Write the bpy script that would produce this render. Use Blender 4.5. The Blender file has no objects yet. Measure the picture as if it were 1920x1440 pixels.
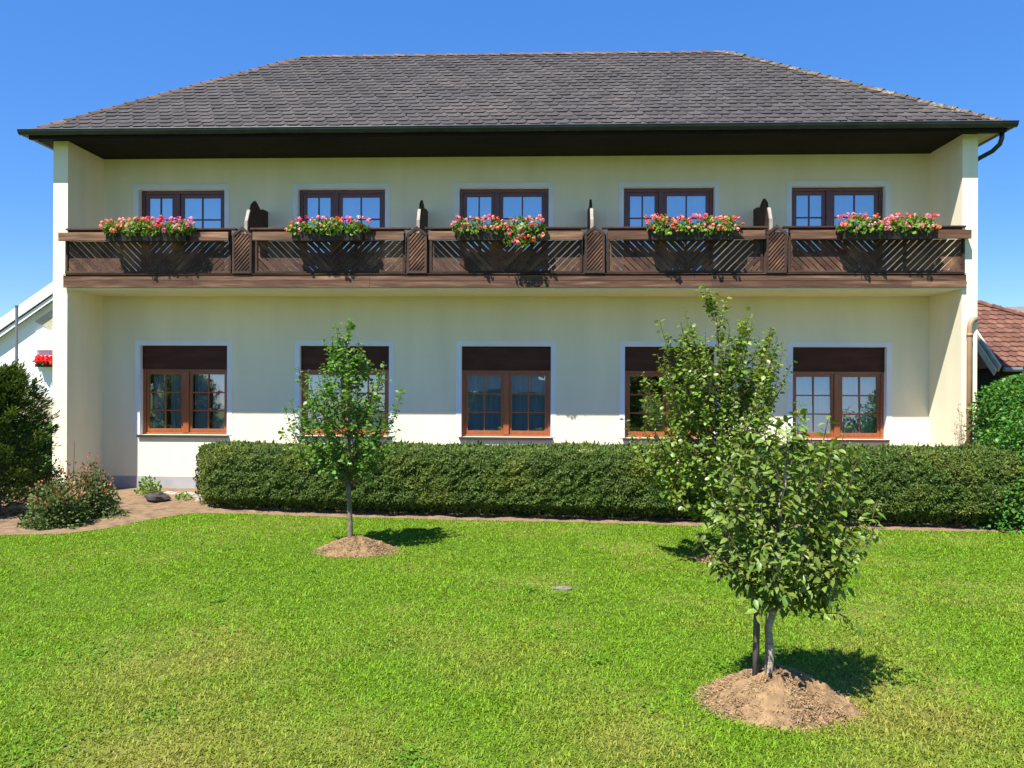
import bpy, math, random
import numpy as np
from mathutils import Vector, Matrix
R = math.radians
random.seed(7)
rng = np.random.default_rng(7)
sc = bpy.context.scene
col = sc.collection

# ------------------------------------------------------------------ camera, sky, sun, exposure
cam_d = bpy.data.cameras.new("camera")
cam = bpy.data.objects.new("camera", cam_d); col.objects.link(cam)
cam_d.sensor_width = 36.0
cam_d.lens = 27.0
cam_d.clip_end = 2000
cam.matrix_world = (Matrix.Translation((0, 0, 2.42)) @ Matrix.Rotation(R(2.16), 4, 'Z')
                    @ Matrix.Rotation(R(90), 4, 'X') @ Matrix.Rotation(R(0.248), 4, 'Z'))
sc.camera = cam

SUN_EL, SUN_AZ = R(58.5), R(32)            # azimuth measured from the facade normal, to the left
S = Vector((-math.sin(SUN_AZ)*math.cos(SUN_EL), -math.cos(SUN_AZ)*math.cos(SUN_EL), math.sin(SUN_EL)))
w = bpy.data.worlds.new("World"); sc.world = w; w.use_nodes = True
nt = w.node_tree
bg = nt.nodes["Background"]
sky = nt.nodes.new("ShaderNodeTexSky"); sky.sky_type = 'NISHITA'; sky.sun_disc = False
sky.sun_elevation = SUN_EL; sky.sun_rotation = math.atan2(S.x, S.y)
sky.air_density = 1.0; sky.dust_density = 0.0; sky.ozone_density = 4.0; sky.altitude = 600
hs = nt.nodes.new("ShaderNodeHueSaturation"); hs.inputs['Saturation'].default_value = 1.25
hs.inputs['Value'].default_value = 1.0
nt.links.new(sky.outputs[0], hs.inputs['Color']); 
mxs = nt.nodes.new("ShaderNodeMix"); mxs.data_type = 'RGBA'; mxs.inputs[0].default_value = .58   # a deep, even summer blue
mxs.inputs[7].default_value = (.27, .85, 2.72, 1)
nt.links.new(hs.outputs[0], mxs.inputs[6]); nt.links.new(mxs.outputs[2], bg.inputs[0])
bg.inputs[1].default_value = 0.118
sun_d = bpy.data.lights.new("sun", 'SUN'); sun_d.energy = 4.5; sun_d.angle = R(0.53)
sun_d.color = (1.0, 0.955, 0.88)
sun = bpy.data.objects.new("sun", sun_d); col.objects.link(sun)
sun.rotation_euler = S.to_track_quat('Z', 'Y').to_euler()
sun.location = (-10, -15, 30)
sc.view_settings.view_transform = 'Standard'
sc.view_settings.look = 'None'
sc.view_settings.exposure = 1.2
sc.view_settings.gamma = 1.0

# ------------------------------------------------------------------ helpers
def tag(o, label=None, cat=None, group=None, kind=None):
    if label: o['label'] = label
    if cat: o['category'] = cat
    if group: o['group'] = group
    if kind: o['kind'] = kind
    return o

def empty(name, loc, label, cat, group=None):
    o = bpy.data.objects.new(name, None); col.objects.link(o)
    o.location = loc; o.empty_display_size = 0.2
    return tag(o, label, cat, group)

def place(o, parent):
    if parent is not None:
        o.parent = parent
        m = Matrix.Identity(4); p = parent
        loc = Vector((0, 0, 0))
        while p is not None:
            loc += p.location; p = p.parent
        # meshes are written in world coordinates: undo the parents' offset
        o.location = -loc
    return o

def link_mesh(name, me, mat, parent):
    o = bpy.data.objects.new(name, me); col.objects.link(o)
    for m in (mat if isinstance(mat, (list, tuple)) else [mat]): me.materials.append(m)
    return place(o, parent)

class MB:
    """collects shapes in world coordinates; build() links them as ONE mesh object"""
    def __init__(self): self.v = []; self.f = []; self.r = []; self.c = []
    def add(self, vs, fs, r=None, c=None):
        b = len(self.v); self.v += [tuple(p) for p in vs]
        if r is None: r = random.random()
        for f in fs:
            self.f.append(tuple(i+b for i in f)); self.r.append(r); self.c.append(c or (1, 1, 1))
        return self
    def box(self, x0, x1, y0, y1, z0, z1, r=None):
        vs = [(x0,y0,z0),(x1,y0,z0),(x1,y1,z0),(x0,y1,z0),(x0,y0,z1),(x1,y0,z1),(x1,y1,z1),(x0,y1,z1)]
        return self.add(vs, [(3,2,1,0),(4,5,6,7),(0,1,5,4),(1,2,6,5),(2,3,7,6),(3,0,4,7)], r)
    def bar(self, p, q, wd, th, up=(0, 1, 0), r=None):
        p = Vector(p); q = Vector(q); d = (q-p).normalized(); u = Vector(up)
        s = d.cross(u).normalized(); u = s.cross(d).normalized()
        vs = []
        for c in (p, q):
            for a, b in ((-1,-1),(1,-1),(1,1),(-1,1)): vs.append(c + s*(a*wd/2) + u*(b*th/2))
        return self.add(vs, [(3,2,1,0),(4,5,6,7),(0,1,5,4),(1,2,6,5),(2,3,7,6),(3,0,4,7)], r)
    def prism(self, poly, a, b, r=None):
        """poly: list of 3-D points (one end), extruded by vector a->b given as offsets"""
        n = len(poly); a = Vector(a); b = Vector(b)
        vs = [Vector(p)+a for p in poly] + [Vector(p)+b for p in poly]
        fs = [tuple(range(n-1, -1, -1)), tuple(range(n, 2*n))] + [(i, (i+1) % n, n+(i+1) % n, n+i) for i in range(n)]
        return self.add(vs, fs, r)
    def tube(self, pts, rad, n=8, r=None, caps=True):
        pts = [Vector(p) for p in pts]
        if not isinstance(rad, (list, tuple)): rad = [rad]*len(pts)
        vs = []; fs = []
        prev = None
        for i, p in enumerate(pts):
            d = (pts[min(i+1, len(pts)-1)] - pts[max(i-1, 0)]).normalized()
            ref = prev if prev is not None else (Vector((1, 0, 0)) if abs(d.x) < .9 else Vector((0, 1, 0)))
            s = (ref - d*ref.dot(d)).normalized(); t = d.cross(s); prev = s
            for k in range(n):
                a = 2*math.pi*k/n
                vs.append(p + (s*math.cos(a) + t*math.sin(a))*rad[i])
        for i in range(len(pts)-1):
            for k in range(n):
                fs.append((i*n+k, i*n+(k+1) % n, (i+1)*n+(k+1) % n, (i+1)*n+k))
        if caps:
            fs.append(tuple(range(n-1, -1, -1))); fs.append(tuple(range((len(pts)-1)*n, len(pts)*n)))
        return self.add(vs, fs, r)
    def build(self, name, mat, parent=None, smooth=False, bevel=0):
        me = bpy.data.meshes.new(name); me.from_pydata(self.v, [], self.f)
        at = me.attributes.new('rnd', 'FLOAT', 'FACE'); at.data.foreach_set('value', np.array(self.r, 'f'))
        if any(c != (1, 1, 1) for c in self.c):
            ac = me.attributes.new('tint', 'FLOAT_COLOR', 'FACE')
            ac.data.foreach_set('color', np.array([(*c, 1) for c in self.c], 'f').ravel())
        if smooth: me.polygons.foreach_set('use_smooth', [True]*len(me.polygons))
        me.update()
        o = link_mesh(name, me, mat, parent)
        if bevel:
            b = o.modifiers.new('bevel', 'BEVEL'); b.width = bevel; b.segments = 2; b.limit_method = 'ANGLE'
        return o

def np_mesh(name, V, F, rnd, mat, parent=None, smooth=False, tint=None):
    """V (n,3); F list of index arrays with 3 or 4 columns; rnd one value per face"""
    me = bpy.data.meshes.new(name)
    tot = sum(f.size for f in F); nf = sum(len(f) for f in F)
    me.vertices.add(len(V)); me.vertices.foreach_set('co', V.astype('f').ravel())
    me.loops.add(tot); me.loops.foreach_set('vertex_index', np.concatenate([f.ravel() for f in F]).astype('i'))
    sizes = np.concatenate([np.full(len(f), f.shape[1]) for f in F]).astype('i')
    me.polygons.add(nf)
    me.polygons.foreach_set('loop_start', (np.cumsum(sizes)-sizes).astype('i'))
    if smooth: me.polygons.foreach_set('use_smooth', np.ones(nf, bool))
    at = me.attributes.new('rnd', 'FLOAT', 'FACE'); at.data.foreach_set('value', rnd.astype('f'))
    if tint is not None:
        ac = me.attributes.new('tint', 'FLOAT_COLOR', 'FACE')
        ac.data.foreach_set('color', np.c_[tint, np.ones(nf)].astype('f').ravel())
    me.update(calc_edges=True); me.validate()
    return link_mesh(name, me, mat, parent)

def unit(a): return a/np.maximum(np.linalg.norm(a, axis=1, keepdims=True), 1e-9)

# leaf templates: x along the leaf, y across, z up
def leaf_template(wd, fold=.25, droop=.18):
    xs = [0, .3, .68, 1.0]; ws = [0, 1.0, .8, 0]
    v = [(0, 0, 0)]
    for x, ww in zip(xs[1:3], ws[1:3]):
        z = -droop*x*x
        v += [(x, -ww*wd/2, z+fold*ww*wd/2), (x, 0, z), (x, ww*wd/2, z+fold*ww*wd/2)]
    v.append((1, 0, -droop))
    tri = np.array([(0,1,2),(0,2,3),(4,7,5),(5,7,6)]); quad = np.array([(1,4,5,2),(2,5,6,3)])
    return np.array(v, float), tri, quad
def round_template():
    n = 7; v = [(0.5, 0, -.05)] + [(.5+.5*math.cos(a), .5*math.sin(a), .05*math.sin(3*a)) for a in [2*math.pi*k/n for k in range(n)]]
    tri = np.array([(0, 1+k, 1+(k+1) % n) for k in range(n)])
    return np.array(v, float), tri, np.zeros((0, 4), int)
def blade_template(wd=.2):
    v = [(0, -wd*.35, 0), (0, wd*.35, 0), (.45, -wd/2, .02), (.45, wd/2, .02), (1, 0, -.06)]
    return np.array(v, float), np.array([(2, 3, 4)][::-1]), np.array([(0, 1, 3, 2)])
LEAF = leaf_template(.58); PEAR = leaf_template(.50, .34, .30); LEAFW = leaf_template(.72, .15, .1); NARROW = leaf_template(.3, .2, .25); ROUND = round_template(); BLADE = blade_template()

def leaves(name, tpl, P, D, N, L, mat, parent=None, tint=None, jitter=.0):
    """one mesh of leaves at P, pointing along D, upper side towards N, length L"""
    P = np.asarray(P, float); D = unit(np.asarray(D, float)); N = np.asarray(N, float)
    n = len(P)
    Sd = unit(np.cross(N, D)); N = np.cross(D, Sd)
    T, tri, quad = tpl; k = len(T)
    L = np.broadcast_to(np.asarray(L, float), (n,))
    V = (P[:, None, :] + L[:, None, None]*(T[None, :, 0, None]*D[:, None, :] + T[None, :, 1, None]*Sd[:, None, :] + T[None, :, 2, None]*N[:, None, :])).reshape(-1, 3)
    off = (np.arange(n)*k)[:, None, None]
    Fs = []; rr = []; tt = []
    r = rng.random(n)
    for q in (tri, quad):
        if len(q):
            Fs.append((q[None]+off).reshape(-1, q.shape[1])); rr.append(np.repeat(r, len(q)))
            if tint is not None: tt.append(np.repeat(tint, len(q), axis=0))
    return np_mesh(name, V, Fs, np.concatenate(rr), mat, parent, False, np.concatenate(tt) if tint is not None else None)

def rdir(n):
    v = rng.normal(size=(n, 3)); return unit(v)

# ------------------------------------------------------------------ materials
def mat(name, base, rough=.7, var=.0, nscale=0, namt=.0, stretch=(1, 1, 1), bump=0, bscale=60, spec=.4,
        alt=None, altscale=1.0, alt_lo=.45, alt_hi=.65, alt_grad=None, transl=0, hue=0, tint=False, coat=0, metal=0):
    m = bpy.data.materials.new(name); m.use_nodes = True
    n = m.node_tree; N = n.nodes; L = n.links
    bs = N["Principled BSDF"]
    bs.inputs['Roughness'].default_value = rough
    bs.inputs['Specular IOR Level'].default_value = spec
    bs.inputs['Metallic'].default_value = metal
    bs.inputs['Coat Weight'].default_value = coat
    if coat: bs.inputs['Coat Roughness'].default_value = .12
    geo = N.new("ShaderNodeTexCoord")
    pos = geo.outputs['Object']
    rgb = N.new("ShaderNodeRGB"); rgb.outputs[0].default_value = (*base, 1)
    c = rgb.outputs[0]
    if tint:
        a = N.new("ShaderNodeAttribute"); a.attribute_name = 'tint'; c = a.outputs['Color']
    if alt is not None:
        no = N.new("ShaderNodeTexNoise"); no.inputs['Scale'].default_value = altscale; no.inputs['Detail'].default_value = 5
        mp0 = N.new("ShaderNodeMapping"); mp0.inputs['Scale'].default_value = stretch
        L.new(pos, mp0.inputs[0]); L.new(mp0.outputs[0], no.inputs['Vector'])
        mr = N.new("ShaderNodeMapRange"); mr.inputs[1].default_value = alt_lo; mr.inputs[2].default_value = alt_hi
        src = no.outputs[0]
        if alt_grad:                                  # drier turf on the worn ground in front
            sx = N.new("ShaderNodeSeparateXYZ"); L.new(pos, sx.inputs[0])
            q1 = N.new("ShaderNodeMath"); q1.operation = 'SUBTRACT'; q1.inputs[0].default_value = alt_grad[0]; L.new(sx.outputs[1], q1.inputs[1])
            q2 = N.new("ShaderNodeMath"); q2.operation = 'MULTIPLY_ADD'; q2.inputs[1].default_value = alt_grad[1]
            L.new(q1.outputs[0], q2.inputs[0]); L.new(src, q2.inputs[2]); src = q2.outputs[0]
        L.new(src, mr.inputs[0])
        mx = N.new("ShaderNodeMix"); mx.data_type = 'RGBA'
        L.new(mr.outputs[0], mx.inputs[0]); L.new(c, mx.inputs[6]); mx.inputs[7].default_value = (*alt, 1)
        c = mx.outputs[2]
    fac = None
    def mul(a, b):
        if a is None: return b
        q = N.new("ShaderNodeMath"); q.operation = 'MULTIPLY'; L.new(a, q.inputs[0]); L.new(b, q.inputs[1]); return q.outputs[0]
    if var:
        a = N.new("ShaderNodeAttribute"); a.attribute_name = 'rnd'
        mr = N.new("ShaderNodeMapRange"); mr.inputs[3].default_value = 1-var; mr.inputs[4].default_value = 1+var
        L.new(a.outputs['Fac'], mr.inputs[0]); fac = mul(fac, mr.outputs[0])
    if nscale:
        no = N.new("ShaderNodeTexNoise"); no.inputs['Scale'].default_value = nscale; no.inputs['Detail'].default_value = 6
        mp = N.new("ShaderNodeMapping"); mp.inputs['Scale'].default_value = stretch
        L.new(pos, mp.inputs[0]); L.new(mp.outputs[0], no.inputs['Vector'])
        mr = N.new("ShaderNodeMapRange"); mr.inputs[1].default_value = .3; mr.inputs[2].default_value = .7
        mr.inputs[3].default_value = 1-namt; mr.inputs[4].default_value = 1+namt
        L.new(no.outputs[0], mr.inputs[0]); fac = mul(fac, mr.outputs[0])
    if hue:
        a = N.new("ShaderNodeAttribute"); a.attribute_name = 'rnd'
        q = N.new("ShaderNodeMath"); q.operation = 'MULTIPLY_ADD'; q.inputs[1].default_value = 7.31; q.inputs[2].default_value = .17
        fr = N.new("ShaderNodeMath"); fr.operation = 'FRACT'
        mr = N.new("ShaderNodeMapRange"); mr.inputs[3].default_value = .5-hue; mr.inputs[4].default_value = .5+hue
        L.new(a.outputs['Fac'], q.inputs[0]); L.new(q.outputs[0], fr.inputs[0]); L.new(fr.outputs[0], mr.inputs[0])
        h = N.new("ShaderNodeHueSaturation"); L.new(mr.outputs[0], h.inputs['Hue']); L.new(c, h.inputs['Color']); c = h.outputs[0]
    if fac is not None:
        vm = N.new("ShaderNodeVectorMath"); vm.operation = 'SCALE'; L.new(c, vm.inputs[0]); L.new(fac, vm.inputs['Scale']); c = vm.outputs[0]
    L.new(c, bs.inputs['Base Color'])
    if bump:
        no = N.new("ShaderNodeTexNoise"); no.inputs['Scale'].default_value = bscale; no.inputs['Detail'].default_value = 4
        mp = N.new("ShaderNodeMapping"); mp.inputs['Scale'].default_value = stretch
        L.new(pos, mp.inputs[0]); L.new(mp.outputs[0], no.inputs['Vector'])
        b = N.new("ShaderNodeBump"); b.inputs['Strength'].default_value = bump; b.inputs['Distance'].default_value = .01
        L.new(no.outputs[0], b.inputs['Height']); L.new(b.outputs[0], bs.inputs['Normal'])
    if transl:
        t = N.new("ShaderNodeBsdfTranslucent"); mx = N.new("ShaderNodeMixShader"); mx.inputs[0].default_value = transl
        hv = N.new("ShaderNodeHueSaturation"); hv.inputs['Saturation'].default_value = 1.1; hv.inputs['Value'].default_value = 1.5; hv.inputs['Hue'].default_value = .49
        L.new(c, hv.inputs['Color']); L.new(hv.outputs[0], t.inputs[0])
        L.new(bs.outputs[0], mx.inputs[1]); L.new(t.outputs[0], mx.inputs[2])
        L.new(mx.outputs[0], N["Material Output"].inputs[0])
    return m

def glass_mat(name, refl, tint, rough=.0):
    m = bpy.data.materials.new(name); m.use_nodes = True
    n = m.node_tree; N = n.nodes; L = n.links
    N.remove(N["Principled BSDF"])
    g = N.new("ShaderNodeBsdfGlossy"); g.inputs['Roughness'].default_value = rough; g.inputs['Color'].default_value = (.92, .96, 1, 1)
    t = N.new("ShaderNodeBsdfTransparent"); t.inputs[0].default_value = (*tint, 1)
    fr = N.new("ShaderNodeFresnel"); fr.inputs['IOR'].default_value = 1.5
    ma = N.new("ShaderNodeMath"); ma.operation = 'ADD'; ma.inputs[1].default_value = refl; ma.use_clamp = True
    mx = N.new("ShaderNodeMixShader")
    L.new(fr.outputs[0], ma.inputs[0]); L.new(ma.outputs[0], mx.inputs[0])
    no = N.new("ShaderNodeTexNoise"); no.inputs['Scale'].default_value = 1.7
    tc = N.new("ShaderNodeTexCoord"); L.new(tc.outputs['Object'], no.inputs['Vector'])
    b = N.new("ShaderNodeBump"); b.inputs['Strength'].default_value = .06; b.inputs['Distance'].default_value = .05
    L.new(no.outputs[0], b.inputs['Height']); L.new(b.outputs[0], g.inputs['Normal'])
    L.new(t.outputs[0], mx.inputs[1]); L.new(g.outputs[0], mx.inputs[2]); L.new(mx.outputs[0], N["Material Output"].inputs[0])
    return m

M = {}
M['stucco'] = mat('cream_render', (.83, .765, .555), .9, nscale=1.1, namt=.05, alt=(.81, .742, .53), altscale=1.6, stretch=(1.6, 1.6, .35), alt_lo=.45, alt_hi=.7, bump=.25, bscale=120, spec=.15)
M['plinth'] = mat('grey_plinth', (.36, .35, .36), .9, nscale=3, namt=.12, bump=.3, bscale=60, spec=.2)
M['band'] = mat('pale_blue_paint', (.76, .785, .82), .85, nscale=2, namt=.04, spec=.2)
M['soffit_plaster'] = mat('balcony_underside', (.82, .75, .54), .9, nscale=1.5, namt=.05, spec=.15)
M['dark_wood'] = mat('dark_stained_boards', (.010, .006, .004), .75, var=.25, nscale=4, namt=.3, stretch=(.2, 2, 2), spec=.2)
M['wood'] = mat('weathered_brown_wood', (.105, .052, .031), .72, var=.28, nscale=5, namt=.35, stretch=(.35, 3, 5), bump=.3, bscale=30, spec=.25,
                alt=(.22, .125, .07), altscale=2.2, alt_lo=.50, alt_hi=.68)
M['slat'] = mat('weathered_slats', (.078, .038, .024), .72, var=.35, nscale=6, namt=.3, bump=.3, bscale=40, spec=.25,
                alt=(.17, .085, .046), altscale=1.4, alt_lo=.48, alt_hi=.66)
M['old_wood'] = mat('dark_brown_lattice', (.058, .032, .022), .75, var=.3, nscale=8, namt=.3, bump=.25, bscale=40, spec=.25)
M['divider'] = mat('dark_partition_boards', (.045, .022, .014), .7, var=.25, nscale=6, namt=.3, spec=.3)
M['grey_wood'] = mat('grey_wood_edge', (.33, .28, .23), .8, nscale=6, namt=.2)
M['frame'] = mat('orange_brown_frame', (.29, .085, .028), .38, nscale=8, namt=.15, stretch=(3, 3, .4), spec=.5, coat=.3)
M['frame_dark'] = mat('red_brown_frame', (.12, .040, .025), .4, nscale=8, namt=.15, spec=.5, coat=.2)
M['shutter'] = mat('dark_brown_panel', (.066, .023, .012), .38, nscale=2, namt=.35, stretch=(.6, 3, 3), spec=.15)
M['sill'] = mat('dark_metal_sill', (.06, .052, .055), .4, spec=.5, metal=.3, nscale=4, namt=.15)
M['gutter'] = mat('dark_green_grey_gutter', (.030, .040, .042), .35, spec=.5, metal=.35, nscale=3, namt=.25)
M['copper'] = mat('brown_pipe', (.36, .22, .12), .5, spec=.4, nscale=4, namt=.12)
M['roof'] = mat('grey_brown_shingle', (.060, .054, .053), .9, var=.17, nscale=22, namt=.22, bump=.3, bscale=90, spec=.2,
                alt=(.088, .074, .066), altscale=.9, alt_lo=.5, alt_hi=.75)
M['ridge'] = mat('reddish_hip_cap', (.13, .085, .065), .9, var=.3, nscale=12, namt=.3, spec=.2)
M['lichen'] = mat('lichen_hip_cap', (.115, .09, .068), .95, var=.35, nscale=25, namt=.45, spec=.1, alt=(.20, .175, .135), altscale=9, alt_lo=.54, alt_hi=.62, bump=.6, bscale=40)
M['glass_up'] = glass_mat('upper_glass', .42, (.62, .68, .72))
M['glass_low'] = glass_mat('lower_glass', .26, (.85, .90, .90))
M['curtain'] = mat('white_net_curtain', (.60, .64, .66), .9, spec=.1, transl=.3)
M['curtain_low'] = mat('pale_curtain', (.62, .70, .74), .9, spec=.1, transl=.3, var=.1)
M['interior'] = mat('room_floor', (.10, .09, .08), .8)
M['grass'] = mat('lawn_blades', (.150, .270, .010), .6, var=.42, hue=.02, spec=.2, transl=.3,
                 alt=(.27, .24, .05), altscale=.55, alt_lo=.50, alt_hi=.80, alt_grad=(7.6, .036), nscale=14, namt=.18)
M['clover'] = mat('clover_leaf', (.10, .225, .015), .6, var=.35, transl=.25, spec=.2)
M['turf'] = mat('lawn_soil', (.07, .12, .012), .95, nscale=5, namt=.35, alt=(.22, .18, .06), altscale=.5, alt_lo=.48, alt_hi=.72, spec=.1, bump=.4, bscale=40)
M['soil'] = mat('dry_soil', (.215, .145, .085), .95, nscale=7, namt=.22, alt=(.12, .08, .05), altscale=5, alt_lo=.52, alt_hi=.7, bump=.9, bscale=25, spec=.1)
M['mulch'] = mat('dry_straw_mulch', (.24, .155, .080), .95, nscale=14, namt=.3, alt=(.13, .08, .04), altscale=8, alt_lo=.55, alt_hi=.72, bump=.8, bscale=60, spec=.1)
M['straw'] = mat('straw_bits', (.29, .19, .10), .95, var=.5, spec=.1)
M['yew'] = mat('yew_sprays', (.068, .112, .016), .6, var=.55, hue=.025, spec=.25, transl=.18, alt=(.145, .17, .02), altscale=1.3, alt_lo=.5, alt_hi=.75)
M['yew_core'] = mat('yew_twigs', (.020, .022, .010), .95, nscale=12, namt=.5, spec=.1)
M['leaf'] = mat('pear_leaf', (.155, .235, .028), .38, var=.35, hue=.025, spec=.45, transl=.3)
M['leaf_near'] = mat('glossy_pear_leaf', (.135, .20, .030), .42, var=.4, hue=.025, spec=.35, transl=.24)
M['leaf_left'] = mat('bright_pear_leaf', (.105, .220, .030), .42, var=.32, hue=.02, spec=.4, transl=.34)
M['bark'] = mat('grey_bark', (.17, .135, .10), .9, nscale=18, namt=.35, bump=.6, bscale=50, spec=.2)
M['twig'] = mat('brown_green_twig', (.11, .085, .05), .85, nscale=18, namt=.3, spec=.2)
M['bark_pale'] = mat('pale_banded_bark', (.36, .30, .24), .85, nscale=14, namt=.4, stretch=(1, 1, 3), bump=.5, bscale=50, spec=.2)
M['stake'] = mat('weathered_stake', (.10, .085, .07), .85, nscale=12, namt=.35, stretch=(3, 3, .4), spec=.2)
M['black_tie'] = mat('black_tie', (.012, .012, .012), .6)
M['shrub'] = mat('bright_shrub_leaf', (.068, .185, .022), .45, var=.35, hue=.025, spec=.35, transl=.3)
M['conifer'] = mat('conifer_sprays', (.075, .12, .022), .6, var=.45, hue=.03, spec=.25, transl=.15, alt=(.20, .24, .035), altscale=2.2, alt_lo=.5, alt_hi=.75)
M['rose_leaf'] = mat('dull_bush_leaf', (.075, .105, .035), .55, var=.35, hue=.03, spec=.3, transl=.2)
M['tip'] = mat('coppery_tip_leaf', (.27, .13, .065), .6, var=.35, hue=.02, spec=.3, transl=.3)
M['red_leaf'] = mat('red_tip_leaf', (.40, .06, .05), .6, var=.3, hue=.02, transl=.3)
M['bush_leaf'] = mat('bush_leaf', (.1, .14, .04), .55, var=.35, hue=.02, spec=.3, transl=.25, tint=True)
M['stalk'] = mat('dry_stalk', (.20, .14, .09), .9, var=.2)
M['ger_leaf'] = mat('geranium_leaf', (.14, .25, .03), .5, var=.3, hue=.025, spec=.3, transl=.3)
M['petal'] = mat('geranium_petal', (.6, .1, .1), .6, var=.18, tint=True, spec=.25, transl=.3)
M['box'] = mat('dark_brown_trough', (.028, .018, .013), .6, nscale=5, namt=.2)
M['white_wall'] = mat('white_house_render', (.80, .80, .80), .9, nscale=1, namt=.03, spec=.1)
M['white_paint'] = mat('white_paint', (.80, .81, .82), .6, nscale=2, namt=.03)
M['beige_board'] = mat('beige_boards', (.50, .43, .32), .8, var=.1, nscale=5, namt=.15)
M['pale_board'] = mat('pale_soffit_boards', (.78, .70, .56), .8, var=.05)
M['red_tile'] = mat('red_clay_tile', (.16, .075, .05), .85, var=.24, nscale=9, namt=.25, spec=.2, alt=(.13, .06, .045), altscale=2, alt_lo=.52, alt_hi=.7, bump=.3)
M['grey_tile'] = mat('grey_brown_roof', (.19, .15, .13), .9, var=.2, nscale=8, namt=.2)
M['dark_board'] = mat('dark_barn_boards', (.03, .022, .017), .85, var=.2, nscale=6, namt=.3)
M['grey_board'] = mat('grey_bargeboard', (.48, .45, .40), .8, nscale=5, namt=.12)
M['teal_wall'] = mat('dull_green_boards', (.10, .16, .15), .8)
M['pale_roof'] = mat('pale_lavender_roof', (.42, .42, .48), .7, nscale=2, namt=.1)
M['metal'] = mat('grey_metal_pole', (.22, .22, .23), .45, metal=.5, nscale=4, namt=.1)
M['rock'] = mat('dark_stone', (.045, .040, .038), .85, nscale=9, namt=.4, bump=.8, bscale=25)
M['drain'] = mat('dull_stone', (.17, .145, .12), .9, nscale=14, namt=.3)
M['stone'] = mat('pale_edging_stone', (.36, .31, .26), .9, var=.25, nscale=9, namt=.25, bump=.5, bscale=30)

# ------------------------------------------------------------------ layout of the house (metres)
W = 16.90                      # main wall plane
PF = 15.60                     # front of the side piers
XL, XR = -9.843, 8.359         # inner faces of the side walls
OL, OR = -10.15, 8.66          # outer faces
ZS = 7.43                      # eaves soffit
ZB = 4.345                     # balcony underside
ZF = 4.62                      # balcony floor
BACK = 23.70
EX0, EX1, EY0, EY1, EZ = -10.50, 9.07, 15.24, 24.0, 7.50
RX0, RX1, RY, RZ = -6.22, 4.64, 19.62, 10.83
UP = [(-9.043, -7.074), (-5.431, -3.463), (-1.826, .157), (1.790, 3.774), (5.419, 7.431)]
LO = [(-8.991, -6.998), (-5.372, -3.361), (-1.760, .223), (1.829, 3.793), (5.459, 7.474)]
UZ0, UZ1 = ZF+.02, 6.75
LZ0, LZ1 = 1.25, 3.257

# ------------------------------------------------------------------ ground
BED = [(-30, 12.0), (-8.6, 11.75), (-7.6, 11.95), (-7.15, 12.45), (-6.95, 13.1), (-6.45, 13.95), (-5.6, 13.96), (-3.5, 13.71), (-1.07, 13.56), (2.63, 13.28), (5.2, 13.11), (7.83, 12.98), (9.6, 12.5), (30, 12.3)]
def bed_edge(x): return np.interp(x, [p[0] for p in BED], [p[1] for p in BED])
MOUNDS = [(-2.66, 11.00, .56, .44, .19), (2.60, 10.72, .46, .40, .12), (1.81, 5.93, .56, .46, .25)]
def grid_sheet(name, x0, x1, y0, y1, nx, ny, zf, m, kind='structure', parent=None):
    xs = np.linspace(x0, x1, nx); ys = np.linspace(y0, y1, ny)
    X, Y = np.meshgrid(xs, ys); Z = zf(X, Y)
    V = np.stack([X, Y, Z], -1).reshape(-1, 3)
    i = (np.arange(ny-1)[:, None]*nx + np.arange(nx-1)[None]).ravel()
    F = np.stack([i, i+1, i+1+nx, i+nx], 1)
    o = np_mesh(name, V, [F], rng.random(len(F)), m, parent, True)
    if kind: o['kind'] = kind
    return o
g = MB(); g.add([(-400, -400, 0), (400, -400, 0), (400, 600, 0), (-400, 600, 0)], [(0, 1, 2, 3)])
tag(g.build('lawn_ground', M['turf']), 'flat lawn ground reaching past the houses', 'ground', kind='structure')
def soil_strip():
    xs = np.linspace(-14, 12, 240); v = []; f = []
    e = bed_edge(xs) + .05*np.sin(xs*3.1)*np.cos(xs*1.3)
    rows = 14
    for j in range(rows):
        t = j/(rows-1)
        y = e + (W+.05-e)*t
        z = .006 + .10*np.clip(t*4, 0, 1)*0.5 + .02*np.sin(xs*7+j*2)*np.cos(xs*3.3-j)*(j > 0)
        v.append(np.stack([xs, y, z], 1))
    V = np.concatenate(v); n = len(xs)
    i = (np.arange(rows-1)[:, None]*n + np.arange(n-1)[None]).ravel()
    F = np.stack([i, i+1, i+1+n, i+n], 1)
    o = np_mesh('flower_bed', V, [F], rng.random(len(F)), M['soil'], None, True)
    tag(o, 'strip of dry brown soil along the house wall', 'soil bed', kind='structure')
soil_strip()

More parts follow.
